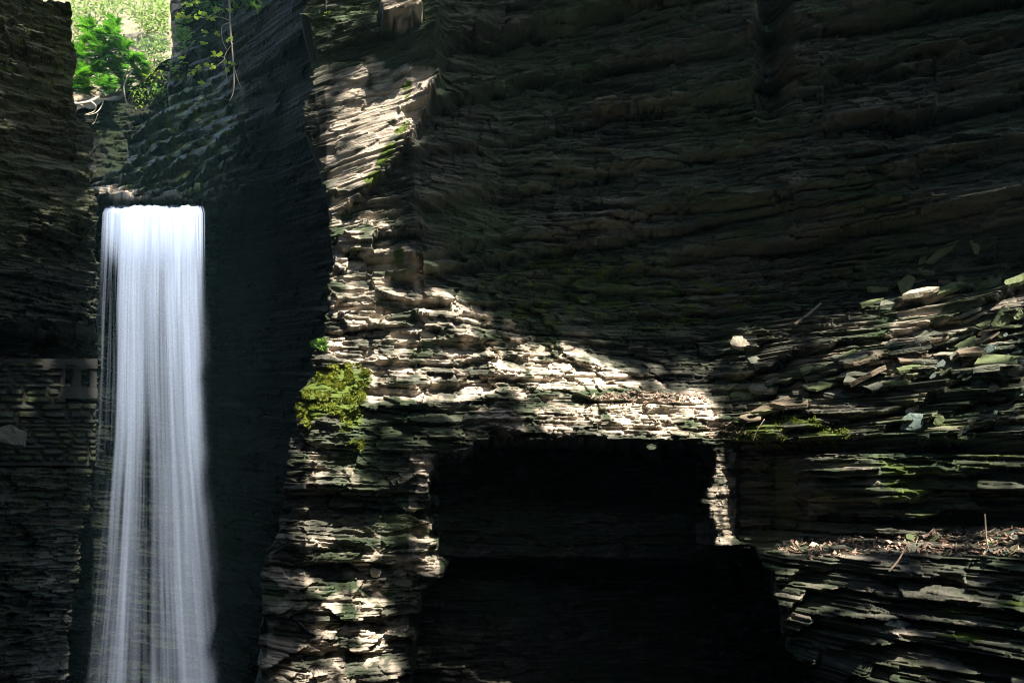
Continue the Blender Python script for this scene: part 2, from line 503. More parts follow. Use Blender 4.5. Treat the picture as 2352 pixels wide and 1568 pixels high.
def main_depth(U, V):
    Y = up_t(U, V)
    ua = pl(ARRIS, V)
    # shallow step behind the arris of the lit corner face
    k = sstep(0, 26, U - ua) * sstep(520, 440, V)
    face = 13.35 + (12.15 - 13.35) * np.clip((U - 720) / np.maximum(ua - 720, 60), 0, 1) + 0.55 * sstep(90, -40, V)
    fk = sstep(520, 430, V) * sstep(6, -2, U - ua)
    Y = Y * (1 - fk) + face * fk
    Y = Y + 0.12 * k * sstep(300, 0, U - ua)
    # seam of the alcove: a low bed line that sticks out above a dark slot
    vs_ = 640 - (U - 900) * 0.175
    on = sstep(880, 960, U) * sstep(1900, 1600, U)
    Y = Y - 0.16 * on * sstep(vs_ - 70, vs_ - 5, V) * sstep(vs_ + 2, vs_ - 2, V)
    Y = Y + 0.22 * on * sstep(vs_ - 1, vs_ + 4, V) * sstep(vs_ + 50, vs_ + 12, V)
    # shelves: each bed set steps out at its foot over an undercut
    def shelves(slope, u0, period, amp, poly, sd, s_=30):
        ph = (V + slope * (U - u0) + 46 * (fbm(U / 130, V / 90, sd, 3) - 0.5)) / period
        k_ = np.floor(ph); f_ = ph - k_
        a_ = amp * (0.35 + 1.3 * h32(k_, np.floor((U + 400 * h32(k_, sd)) / 260), sd))
        return soft(U, V, poly, s_) * a_ * (0.5 - np.minimum(f_ / 0.86, (1 - f_) / 0.14))
    Y = Y + shelves(0.30, 1700, 58, 0.30, [(1690, 800), (1850, 740), (2100, 660), (2640, 560), (2640, 1010), (1690, 1010)], 701)
    Y = Y + shelves(0.06, 1100, 44, 0.17, [(880, 800), (1130, 780), (1480, 850), (1670, 860), (1670, 1010), (880, 1010)], 702)
    Y = Y + shelves(0.19, 1000, 120, 0.30, [(900, 480), (1000, 60), (1300, -100), (2640, -100), (2640, 540), (1500, 700), (1000, 640)], 703, 40)
    Y = Y + shelves(0.10, 1000, 52, 0.16, [(1000, 640), (1700, 540), (2000, 600), (1900, 720), (1650, 800), (1300, 790)], 704)
    # blocks that jut out of the roof
    Y = Y - 0.5 * in_poly(U, V, [(868, 40), (905, 18), (960, 25), (975, 55), (925, 76), (880, 72)])
    Y = Y - 0.35 * in_poly(U, V, [(1082, 78), (1100, 64), (1185, 58), (1196, 70), (1190, 88), (1110, 98), (1090, 90)])
    Y = Y + 0.9 * sstep(1725, 1760, U) * sstep(1830, 1765, U) * sstep(330, 200, V) * 0.5
    # below the lip
    lip = pl(LIP, U) + 56 * (fbm(U / 60, 0 * U, 611, 4) - 0.5)
    up_ = pl(UP, V) + 70 * (fbm(V / 30, 0 * V, 612, 4) - 0.5); ur_ = pl(UR, V) + 50 * (fbm(V / 22, 0 * V, 613, 4) - 0.5); ub_ = pl(UB, V) + 60 * (fbm(V / 30, 0 * V, 614, 4) - 0.5)
    lo = lo_t(U, V)
    cave = 13.7 + 0.5 * sstep(1275, 1290, V) + 0.3 * sstep(1100, 1400, U)
    cave = cave - 0.45 * sstep(1246, 1256, V) * sstep(1280, 1272, V)
    cave = cave + 0.9 * sstep(1270, 1300, V) * sstep(1050, 1500, U)
    rt = rt_t(U, V) + shelves(0.02, 1700, 46, 0.26, [(1800, 1045), (2640, 1030), (2640, 1225), (1800, 1225)], 705) + shelves(-0.10, 1780, 54, 0.22, [(1780, 1290), (2640, 1290), (2640, 1800), (1780, 1800)], 706)
    rt_cut = np.where(V > 1240, ub_, ur_)
    kp = sstep(-4, 4, up_ - U)
    kr = sstep(-4, 4, U - rt_cut)
    low = cave * (1 - kp) * (1 - kr) + lo * kp * (1 - kr) + rt * kr
    cut = np.where(U < up_ + 30, 1040 + 0 * U, lip)
    kl = sstep(-3, 3, V - cut)
    return Y * (1 - kl) + low * kl

def m_moss(U, V):
    m = soft(U, V, [(722, 868), (760, 832), (822, 836), (860, 860), (842, 900), (828, 985), (780, 990), (768, 950), (700, 985), (676, 935), (690, 900)], 10)
    m = np.maximum(m, soft(U, V, [(795, 1018), (835, 1008), (832, 1030), (800, 1034)], 6))
    m = np.maximum(m, 0.8 * soft(U, V, [(1668, 1025), (1690, 960), (1800, 935), (1960, 985), (1950, 1015), (1900, 1030), (1680, 1030)], 16))
    m = np.maximum(m, 0.9 * soft(U, V, [(830, 440), (880, 330), (930, 270), (945, 290), (900, 370), (850, 450)], 8))
    m = np.maximum(m, 0.75 * soft(U, V, [(905, 560), (935, 575), (925, 620), (900, 600)], 6))
    m = np.maximum(m, 0.8 * soft(U, V, [(920, 200), (942, 165), (950, 215), (930, 240)], 5))
    m = np.maximum(m, 0.52 * soft(U, V, [(1080, 640), (1250, 560), (1700, 600), (1850, 700), (1500, 760), (1150, 745)], 20))
    for p in ([(2140, 1400), (2200, 1385), (2310, 1398), (2300, 1420), (2180, 1415)], [(2120, 1455), (2200, 1448), (2280, 1462), (2250, 1475)], [(2270, 1385), (2352, 1375), (2352, 1395)]):
        m = np.maximum(m, soft(U, V, p, 4))
    m = np.maximum(m, 0.42 * soft(U, V, [(2000, 1040), (2352, 1010), (2400, 1200), (2050, 1210)], 20))
    m = np.maximum(m, 0.36 * soft(U, V, [(1900, 860), (2352, 820), (2400, 1000), (2000, 1000)], 20))
    return m

def m_lit_tan(U, V):  # dry tan rock, painted brighter where the sun patches land
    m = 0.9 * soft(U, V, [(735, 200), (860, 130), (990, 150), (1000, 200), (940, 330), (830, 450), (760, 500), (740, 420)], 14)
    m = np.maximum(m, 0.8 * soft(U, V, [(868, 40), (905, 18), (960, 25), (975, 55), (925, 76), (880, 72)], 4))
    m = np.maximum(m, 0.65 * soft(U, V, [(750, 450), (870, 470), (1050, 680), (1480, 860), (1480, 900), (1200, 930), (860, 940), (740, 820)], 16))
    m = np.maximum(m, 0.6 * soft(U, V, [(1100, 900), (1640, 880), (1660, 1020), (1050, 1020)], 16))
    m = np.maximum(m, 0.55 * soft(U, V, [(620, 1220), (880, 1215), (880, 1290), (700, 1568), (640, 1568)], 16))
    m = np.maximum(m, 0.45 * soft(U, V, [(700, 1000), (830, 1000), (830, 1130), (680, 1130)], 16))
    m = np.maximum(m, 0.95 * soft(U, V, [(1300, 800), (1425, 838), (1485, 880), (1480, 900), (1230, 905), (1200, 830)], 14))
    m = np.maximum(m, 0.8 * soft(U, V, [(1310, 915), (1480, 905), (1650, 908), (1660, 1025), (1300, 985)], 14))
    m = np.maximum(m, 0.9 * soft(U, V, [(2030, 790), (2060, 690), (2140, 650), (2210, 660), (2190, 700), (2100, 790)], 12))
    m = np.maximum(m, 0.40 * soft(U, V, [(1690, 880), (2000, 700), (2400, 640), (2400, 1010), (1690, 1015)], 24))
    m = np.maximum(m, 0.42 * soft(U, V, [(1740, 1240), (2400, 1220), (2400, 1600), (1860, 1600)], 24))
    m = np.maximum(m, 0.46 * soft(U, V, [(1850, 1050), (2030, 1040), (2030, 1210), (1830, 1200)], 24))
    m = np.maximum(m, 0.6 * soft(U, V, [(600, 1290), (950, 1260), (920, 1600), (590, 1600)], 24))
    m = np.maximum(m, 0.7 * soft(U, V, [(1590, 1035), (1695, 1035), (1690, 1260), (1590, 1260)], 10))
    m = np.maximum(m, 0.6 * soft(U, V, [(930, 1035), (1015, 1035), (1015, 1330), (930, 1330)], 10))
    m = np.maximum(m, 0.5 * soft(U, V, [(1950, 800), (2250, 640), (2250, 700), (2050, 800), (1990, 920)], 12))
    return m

def m_big(U, V):
    b = 0.9 + 0 * U
    b = np.where(in_poly(U, V, [(700, 90), (1010, 90), (1010, 190), (830, 450), (700, 450)]), 0.45, b)
    b = np.where((U > 1000) & (V < 640), 0.6, b)
    b = np.where(in_poly(U, V, [(740, 440), (1000, 440), (1130, 780), (740, 800)]), 0.9, b)
    b = np.where((V > 1100) & (U < 1000), 1.3, b)
    b = np.where((V > 1030) & (U > 1000) & (U < 1640), 0.5, b)
    return b

def m_chunk(U, V):
    b = 0.10 + 0 * U
    b = np.where(in_poly(U, V, [(700, 90), (1010, 90), (1010, 190), (830, 450), (700, 450)]), 0.2, b)
    b = np.where(in_poly(U, V, [(700, 440), (960, 440), (1000, 640), (1130, 780), (1000, 840), (700, 840)]), 1.0, b)
    b = np.where((V > 830) & (U < 880), 0.8, b)
    b = np.where(in_poly(U, V, [(880, 800), (1480, 800), (1660, 1015), (880, 1015)]), 0.45, b)
    b = np.where((V > 1030) & (U > 1010) & (U < 1640), 0.0, b)
    return blur(b, 3, 0)

def m_fine(U, V):
    b = 1.0 + 0 * U
    b = np.where(in_poly(U, V, [(720, 110), (1000, 110), (1000, 190), (830, 440), (730, 440)]), 0.3, b)
    b = np.where(in_poly(U, V, [(740, 440), (1000, 440), (1130, 780), (740, 800)]), 0.55, b)
    b = np.where((V > 800) & (V < 1030) & (U < 1680), 0.7, b)
    b = np.where((V > 1030) & (U < 1000), 0.7, b)
    b = np.where((V > 1030) & (U > 1000) & (U < 1640), 0.45, b)
    return b

EDGE_R = [(-300, 716), (0, 718), (35, 690), (60, 694), (75, 722), (150, 728), (205, 716), (225, 722), (258, 704), (300, 706), (335, 714), (400, 738), (440, 742), (470, 752), (520, 756), (600, 764), (680, 756), (750, 753), (790, 735), (830, 720), (870, 714), (905, 684), (950, 680), (1000, 668), (1060, 662), (1150, 655), (1230, 640), (1270, 604), (1300, 602), (1400, 606), (1450, 598), (1568, 596), (1900, 590)]
Rm = Raster(540, 2640, -300, 1900, main_depth, {'moss': m_moss, 'tan': m_lit_tan, 'big': m_big, 'fine': m_fine, 'chunk': m_chunk}, sm=50.0, z0=-4.2, z1=7.6)
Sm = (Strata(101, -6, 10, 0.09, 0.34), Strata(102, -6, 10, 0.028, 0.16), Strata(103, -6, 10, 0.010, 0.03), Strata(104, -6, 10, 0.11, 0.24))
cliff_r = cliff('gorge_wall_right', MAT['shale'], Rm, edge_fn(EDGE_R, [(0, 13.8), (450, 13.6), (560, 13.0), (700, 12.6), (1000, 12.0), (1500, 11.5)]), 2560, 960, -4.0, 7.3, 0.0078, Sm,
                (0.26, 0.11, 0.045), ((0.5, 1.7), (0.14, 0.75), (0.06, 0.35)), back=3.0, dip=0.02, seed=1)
tag(cliff_r, 'layered brown shale buttress with a sunlit ledge and dark overhangs', None, None, 'structure')

# ---- wall beyond the fall: wet slope above the lip, dark hollow under it, dark wall beside the buttress
bk_t = table([150, 210, 300, 400, 500, 560, 640, 760, 900],
             [-300, 0, 150, 250, 350, 440, 478, 486, 560, 1900],
             [[29.0, 28.5, 28.0, 27.0, 25.6, 24.2, 22.2, 20.5, 19.0],
              [28.0, 27.6, 27.0, 26.0, 24.6, 23.4, 21.9, 20.3, 18.8],
              [27.0, 26.6, 26.0, 25.0, 23.8, 22.9, 21.8, 20.2, 18.7],
              [25.5, 25.2, 24.8, 24.0, 23.2, 22.6, 21.8, 20.2, 18.7],
              [23.6, 23.4, 23.1, 22.7, 22.3, 22.2, 21.7, 20.2, 18.7],
              [21.6, 21.6, 21.6, 21.5, 21.5, 21.9, 21.6, 20.2, 18.7],
              [21.0, 21.0, 21.0, 21.0, 21.0, 21.8, 21.6, 20.2, 18.7],
              [22.4, 22.4, 22.4, 22.4, 22.4, 22.2, 21.7, 20.3, 18.8],
              [22.7, 22.7, 22.7, 22.7, 22.7, 22.4, 21.7, 20.3, 18.8],
              [22.2, 22.2, 22.2, 22.2, 22.2, 22.0, 21.4, 20.0, 18.5]])
EDGE_B = [(-300, 398), (0, 394), (60, 386), (110, 388), (138, 389), (181, 348), (234, 312), (252, 298), (311, 296), (343, 303), (380, 259), (419, 208), (450, 196), (480, 186), (500, 120), (700, 70), (1900, 20)]
def b_moss(U, V):
    m = 0.55 * soft(U, V, [(320, 230), (480, 160), (560, 300), (470, 480), (300, 470), (230, 420), (330, 330)], 20)
    return m
bk_t0 = bk_t
def slope_steps(U, V):
    ph = (V + 0.55 * (U - 300) + 34 * (fbm(U / 60, V / 50, 721, 3) - 0.5)) / 30
    k_ = np.floor(ph); f_ = ph - k_
    a_ = 0.55 * (0.3 + 1.4 * h32(k_, np.floor((U + 200 * h32(k_, 721)) / 90), 722))
    return soft(U, V, [(200, 470), (300, 350), (310, 230), (390, 140), (540, 120), (585, 300), (560, 470)], 24) * a_ * (0.5 - np.minimum(f_ / 0.8, (1 - f_) / 0.2))
bk_t = lambda U, V: bk_t0(U, V) + slope_steps(U, V) + np.interp(U, [150, 500, 560, 640, 760, 900], [1.5, 1.5, 1.2, 0.8, 0.3, 0.0])
Rb = Raster(-40, 940, -300, 1900, bk_t, {'wet_shade': lambda U, V: np.maximum(sstep(484, 500, V), sstep(540, 600, U)), 'gloss': lambda U, V: soft(U, V, [(300, 240), (400, 120), (520, 150), (560, 300), (530, 480), (210, 480), (200, 430), (300, 330)], 24), 'moss': b_moss, 'tan': lambda U, V: 0.7 * soft(U, V, [(380, -60), (420, -60), (415, 140), (370, 170), (340, 200)], 6) + 0.75 * soft(U, V, [(215, 478), (225, 440), (290, 425), (330, 470), (300, 482)], 8)}, sm=40, z0=-8, z1=14)  # shade painted under the lip and beside the fall, paler in sun patches
PLB = (1.3, 0.34, 0.5, 0.13)
Sb = (Strata(201, -12, 20, 0.15, 0.6), Strata(202, -12, 20, 0.05, 0.2), Strata(203, -12, 20, 0.02, 0.06))
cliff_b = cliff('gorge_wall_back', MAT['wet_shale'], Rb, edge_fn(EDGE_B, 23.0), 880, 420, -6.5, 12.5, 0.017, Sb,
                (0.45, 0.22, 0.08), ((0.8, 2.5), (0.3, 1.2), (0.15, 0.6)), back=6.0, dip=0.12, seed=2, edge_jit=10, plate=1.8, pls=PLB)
tag(cliff_b, 'dark wet rock face around and above the waterfall', None, None, 'structure')

# ---- wall at the near side of the fall
EDGE_L = [(-300, 158), (0, 162), (60, 165), (150, 178), (190, 165), (235, 172), (258, 166), (290, 214), (303, 238), (316, 222), (345, 206), (420, 206), (450, 216), (490, 224), (800, 226), (1000, 221), (1100, 206), (1300, 178), (1568, 148), (1900, 120)]
lf_t = table([-300, 0, 215, 300], [-300, 0, 300, 760, 772, 815, 1050, 1080, 1900],
             [[17.3, 17.9, 18.9, 19.1], [17.3, 17.9, 18.9, 19.1], [17.4, 18.0, 18.9, 19.1], [17.4, 18.0, 18.9, 19.1],
              [19.0, 19.6, 20.0, 20.2], [19.0, 19.6, 20.0, 20.2], [19.0, 19.6, 20.0, 20.2], [17.6, 18.2, 19.2, 19.4], [16.9, 17.6, 18.8, 19.0]])
Rl = Raster(-340, 340, -300, 1900, lf_t, {'moss': lambda U, V: 0.42 * sstep(480, 100, V), 'tan': lambda U, V: 0 * U, 'wet_shade': lambda U, V: sstep(420, 640, V), 'gloss': lambda U, V: soft(U, V, [(85, 1220), (150, 1220), (170, 1600), (60, 1600)], 14)}, sm=30, z0=-7, z1=11)  # darker downwards: spray-wet rock with shade put into its colour
Sl = (Strata(301, -10, 14, 0.12, 0.45), Strata(302, -10, 14, 0.04, 0.16), Strata(303, -10, 14, 0.015, 0.05))
# this face is mirrored: its silhouette is on the other side, so the face runs from the silhouette to beyond the frame
cliff_l = cliff('gorge_wall_left', MAT['left_shale'], Rl, edge_fn(EDGE_L, 18.7), -260, 300, -5.8, 8.35, 0.012, Sl,
                (0.42, 0.2, 0.07), ((0.6, 2.0), (0.2, 0.9), (0.1, 0.4)), edge_side=1, back=1.0, dip=0.02, seed=3, edge_jit=12, plate=1.6, pls=(0.9, 0.24, 0.34, 0.09))
tag(cliff_l, 'dark mossy layered rock face beside the waterfall', None, None, 'structure')

# ---- upper basin wall, hillside above it, ground sheet
ub_t = table([60, 240, 440, 600], [-100, 200, 480, 700], [[30, 30, 30, 30], [29.6, 29.6, 29.8, 30], [29, 29, 29.2, 29.4], [29, 29, 29, 29]])
Ru = Raster(60, 620, -120, 720, ub_t, {'moss': lambda U, V: 0 * U, 'tan': lambda U, V: 0 * U}, sm=30, z0=4, z1=15)
rim = lambda X: pl([(-15.0, 10.3), (-12.0, 10.1), (-11.6, 10.35), (-10.9, 10.6), (-10.2, 11.0), (-9.6, 11.6), (-9, 12.2), (-6, 13)], X) + 0.06 * np.sin(X * 9)
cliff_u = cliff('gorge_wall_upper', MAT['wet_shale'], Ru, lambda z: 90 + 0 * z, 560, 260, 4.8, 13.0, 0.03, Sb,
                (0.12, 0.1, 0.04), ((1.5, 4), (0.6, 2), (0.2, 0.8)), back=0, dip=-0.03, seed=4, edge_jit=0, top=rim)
tag(cliff_u, None, None, None, 'structure')

MAT['hill'] = plain_mat('hill_litter', (0.05, 0.05, 0.022), (0.27, 0.23, 0.16), scale=5.0, rough=0.9, bump=0.8)
hx = np.linspace(-22, 0, 120); hy = np.linspace(0, 1, 90)
HX, HT = np.meshgrid(hx, hy, indexing='ij')
HY = 29.75 + HT * 14
HZ = rim(HX) * (1 - sstep(0, 0.3, HT)) + (10.9 + 0 * HX) * sstep(0, 0.3, HT) - 0.06 + HT ** 1.1 * 14.0 + 0.9 * (fbm(HX * 0.6, HY * 0.5, 55, 4) - 0.5) * sstep(0, 0.1, HT)
hill = grid_mesh('hillside', HX, HY, HZ, {}, MAT['hill'])
tag(hill, None, None, None, 'structure')

m, nt, b = new_mat('dark_water')
b.inputs['Base Color'].default_value = (0.01, 0.014, 0.012, 1); b.inputs['Roughness'].default_value = 0.12
nz = N(nt, 'ShaderNodeTexNoise'); nz.inputs['Scale'].default_value = 3.0
bp = N(nt, 'ShaderNodeBump'); bp.inputs['Strength'].default_value = 0.2
nt.links.new(nz.outputs[0], bp.inputs['Height']); nt.links.new(bp.outputs[0], b.inputs['Normal'])
MAT['pool'] = m
pool = poly_mesh('water', [(-40, -20, -5.2), (40, -20, -5.2), (40, 60, -5.2), (-40, 60, -5.2)], [(0, 1, 2, 3)], MAT['pool'])
tag(pool, None, None, None, 'structure')
# the rest of the gorge, around and behind the viewpoint
px = [(-13, 18.5), (-11, 14), (-10.5, 9), (-10.0, 3), (-9, -4), (-7, -9), (-1, -11), (5, -10), (8, -5), (8.6, 0), (8.2, 4), (7.6, 6.6)]
pp = smooth_path([(x, y, 0) for x, y in px], 10)
gz = np.linspace(-5.4, 13.0, 70)
GX = np.array([[p.x for _ in gz] for p in pp]); GY = np.array([[p.y for _ in gz] for p in pp]); GZ = np.array([gz for p in pp])
gs = np.arange(len(pp))[:, None] * 0.5 + 0 * GZ
gd = 1.0 + 1.2 * (fbm(gs * 0.7, GZ * 1.5, 77, 4) - 0.5) + 0.06 * GZ * (np.arange(len(pp)) > 75)[:, None]
GZ = np.where(GY < -2, np.minimum(GZ, 6.5 + 0.02 * GZ), GZ)
GZ = np.where(GX > 3.5, np.minimum(GZ, 6.0 + 0.02 * GZ), GZ)
ctr = np.array([-1.5, 3.0])
gl = np.hypot(GX - ctr[0], GY - ctr[1])
GX = GX - (GX - ctr[0]) / gl * (gd - 1.0); GY = GY - (GY - ctr[1]) / gl * (gd - 1.0)
near = grid_mesh('gorge_wall_near', GX, GY, GZ, {'lay': fbm(gs * 3, GZ * 8, 78)}, MAT['left_shale'])
tag(near, None, None, None, 'structure')
MAT['soil'] = plain_mat('soil', (0.03, 0.03, 0.02), (0.07, 0.06, 0.045), scale=2.0)
gr = poly_mesh('ground', [(-900, -900, -5.6), (900, -900, -5.6), (900, 900, -5.6), (-900, 900, -5.6)], [(0, 1, 2, 3)], MAT['soil'])
tag(gr, None, None, None, 'structure')

# ------------------------------------------------------------------ the waterfall
def water_mat():
    m = bpy.data.materials.new('falling_water'); m.use_nodes = True
    nt = m.node_tree; L = nt.links
    b = nt.nodes['Principled BSDF']; nt.nodes.remove(b)
    a = N(nt, 'ShaderNodeAttribute', attribute_name='dens')
    df = N(nt, 'ShaderNodeBsdfDiffuse'); df.inputs[0].default_value = (0.36, 0.43, 0.57, 1)
    tl = N(nt, 'ShaderNodeBsdfTranslucent'); tl.inputs[0].default_value = (0.36, 0.43, 0.57, 1)
    tp = N(nt, 'ShaderNodeBsdfTransparent')
    mx = N(nt, 'ShaderNodeMixShader'); mx.inputs[0].default_value = 0.35
    L.new(df.outputs[0], mx.inputs[1]); L.new(tl.outputs[0], mx.inputs[2])
    m2 = N(nt, 'ShaderNodeMixShader')
    L.new(a.outputs['Fac'], m2.inputs[0]); L.new(tp.outputs[0], m2.inputs[1]); L.new(mx.outputs[0], m2.inputs[2])
    L.new(m2.outputs[0], nt.nodes['Material Output'].inputs[0])
    return m
MAT['fall'] = water_mat()
YF = 22.0
def fall_sheet(name, k, parent):
    nu, nv = 260, 220
    s = np.linspace(0, 1, nu)
    v = np.concatenate([np.linspace(474, 500, 24), np.linspace(502, 1760, nv - 24)])
    Sg, V = np.meshgrid(s, v, indexing='ij')
    ul = pl([(474, 244), (490, 237), (600, 232), (700, 227), (1000, 216), (1300, 182), (1568, 142), (1800, 115)], V) - k * 1.5
    ur = pl([(474, 466), (490, 470), (600, 472), (700, 475), (1000, 492), (1300, 526), (1568, 566), (1800, 590)], V) + k * 1.5
    drop = np.clip(V - 484, 0, None)
    Yc = YF - 0.16 * np.sqrt(drop / 1000.0) * 2.2 - 0.0 + 0.09 * k + 0.6 * sstep(488, 474, V)
    w = Sg + 0.012 * (vn2(Sg * 9, V * 0.004, 70 + k) - 0.5)
    U = ul + (ur - ul) * Sg + 3 * (vn2(Sg * 14, V * 0.006, 60 + k) - 0.5)
    Y = Yc + 0.16 * (fbm(Sg * 9, V * 0.002, 80 + k, 3) - 0.5)
    V = V + (7 * (fbm(Sg * 7, 0 * Sg, 66 + k, 3) - 0.5) + 5 * (vn2(Sg * 40, 0 * Sg, 67 + k) - 0.5)) * sstep(520, 480, V)
    X = (U - CX) / FOC * Y; Z = (VH - V) / FOC * Y
    h = sstep(480, 1500, V)
    st = fbm(w * 20, V * 0.0022 + 3 * k, 90 + k, 2)
    st2 = vn2(w * 90, V * 0.0035 + 5 * k, 95 + k)
    st3 = vn2(w * 230, V * 0.006, 97 + k)
    n = 0.62 * st + 0.26 * st2 + 0.12 * st3
    # the main ropes of water
    rope = 0.55 * np.exp(-((Sg - 0.80 + 0.05 * h) / 0.16) ** 2) + 0.40 * np.exp(-((Sg - 0.27 - 0.03 * h) / 0.10) ** 2) + 0.2 * np.exp(-((Sg - 0.55) / 0.12) ** 2) * (1 - h)
    gap = 0.30 * np.exp(-((Sg - 0.44 + 0.03 * h) / 0.055) ** 2) * sstep(800, 1150, V) + 0.25 * np.exp(-((Sg - 0.12) / 0.1) ** 2)
    top = sstep(640, 500, V)
    d = 0.30 + 0.62 * top - 0.12 * h + rope * (0.5) - gap + (n - 0.5) * (1.9 - 1.1 * top - 0.2 * h)
    edge = sstep(0.0, 0.13 + 0.2 * h, Sg + 0.09 * (st2 - 0.5)) * sstep(1.0, 0.90 - 0.2 * h, Sg + 0.09 * (st2 - 0.5))
    dens = np.clip(d, 0.0, 1.0) * edge * pl([(470, 0.95), (520, 0.9), (600, 0.60), (750, 0.40), (900, 0.29), (1150, 0.19), (1600, 0.125), (1800, 0.11)], V)
    o = grid_mesh(name, X, Y, Z, {'dens': dens}, MAT['fall'], smooth=True)
    if parent is not None: o.parent = parent
    return o
fall = fall_sheet('waterfall', 0, None)
tag(fall, 'tall white curtain of falling water pouring over a straight rock lip', 'waterfall')
for k in (1, 2, 3):
    fall_sheet('water_veil', k, fall)
#@@OBJ_BEGIN
# ------------------------------------------------------------------ loose things on and around the rock
bpy.context.view_layer.update()
DG = bpy.context.evaluated_depsgraph_get()
def hit(u, v):                           # point of the rock seen along a bearing, and its normal
    d = Vector(((u - CX) / FOC, 1.0, (VH - v) / FOC)).normalized()
    o = Vector((0, 0, 0))
    for _ in range(12):
        ok, loc, nrm, fi, ob, mt = scene.ray_cast(DG, o, d)
        if not ok: return None, None
        if ob.name.startswith(('gorge', 'hill')):
            if nrm.dot(d) > 0: nrm = -nrm
            return loc, nrm
        o = loc + d * 0.02
    return None, None

def stone_mat(name, c1, c2):
    return plain_mat(name, c1, c2, scale=22.0, rough=0.85, zs=2.0, bump=1.0)
MAT['slab_green'] = stone_mat('slab_green', (0.05, 0.068, 0.028), (0.14, 0.165, 0.075))
MAT['slab_grey'] = stone_mat('slab_grey', (0.05, 0.056, 0.04), (0.14, 0.14, 0.105))
MAT['slab_blue'] = stone_mat('slab_blue', (0.06, 0.085, 0.075), (0.14, 0.18, 0.16))
MAT['slab_pale'] = stone_mat('slab_pale', (0.20, 0.175, 0.12), (0.42, 0.37, 0.29))
MAT['slab_brown'] = stone_mat('slab_brown', (0.10, 0.075, 0.05), (0.2, 0.16, 0.11))

def slab_data(L, W, T, r, nside=9, point=0.0, rnd=False):
    """an irregular split plate: outline with chipped corners, bevelled rim, uneven faces"""
    out = []
    for k in range(nside):
        t = 2 * math.pi * (k + r.uniform(-.3, .3)) / nside
        c, s = math.cos(t), math.sin(t)
        q = 1.0 / max(abs(c), abs(s)) ** 0.75
        x = c * q * r.uniform(.72, 1.08) * L / 2
        y = s * q * r.uniform(.68, 1.1) * W / 2 * (1 - point * abs(c) * 0.6)
        out.append((x, y))
    V, F = [], []
    bend = r.uniform(-.05, .05) * L
    rings = [(0.6, 1.0), (0.985, 0.95), (1.0, 0.5), (0.99, -0.6), (0.95, -0.97), (0.5, -1.0)] if not rnd else [(0.55, 1.0), (0.85, 0.8), (1.0, 0.3), (0.97, -0.4), (0.85, -0.85), (0.5, -1.0)]
    for sc, zz in rings:
        for x, y in out:
            j = r.uniform(.97, 1.03)
            V.append((x * sc * j, y * sc * j, T / 2 * zz + bend * (2 * x * sc / L) ** 2 + r.uniform(-.12, .12) * T))
    n = nside
    for i in range(len(rings) - 1):
        for k in range(n):
            F.append((i * n + k, (i + 1) * n + k, (i + 1) * n + (k + 1) % n, i * n + (k + 1) % n))
    V.append((0, 0, T / 2)); V.append((0, 0, -T / 2))
    for k in range(n):
        F.append((k, (k + 1) % n, len(V) - 2))
        F.append(((len(rings) - 1) * n + (k + 1) % n, (len(rings) - 1) * n + k, len(V) - 1))
    return V, F

def place(o, u, v, roll, face, out=0.03, yaw=0.0):
    """rest a plate on the rock at this bearing: roll along the slope, face 0 = lying flat, 90 = upright towards the view"""
    P, n = hit(u, v)
    if P is None: return None
    view = Vector((P.x, P.y, 0)).normalized()
    right = Vector((view.y, -view.x, 0))
    e1 = (right * math.cos(math.radians(yaw)) + view * math.sin(math.radians(yaw)))
    e1 = (e1 * math.cos(math.radians(roll)) + Vector((0, 0, 1)) * math.sin(math.radians(roll))).normalized()
    f = math.radians(face)
    nn = (Vector((0, 0, 1)) * math.cos(f) - view * math.sin(f))
    nn = (nn - e1 * nn.dot(e1)).normalized()
    e2 = nn.cross(e1)
    M = Matrix((e1, e2, nn)).transposed().to_4x4()
    M.translation = P - view * out
    o.matrix_world = M
    return P.y

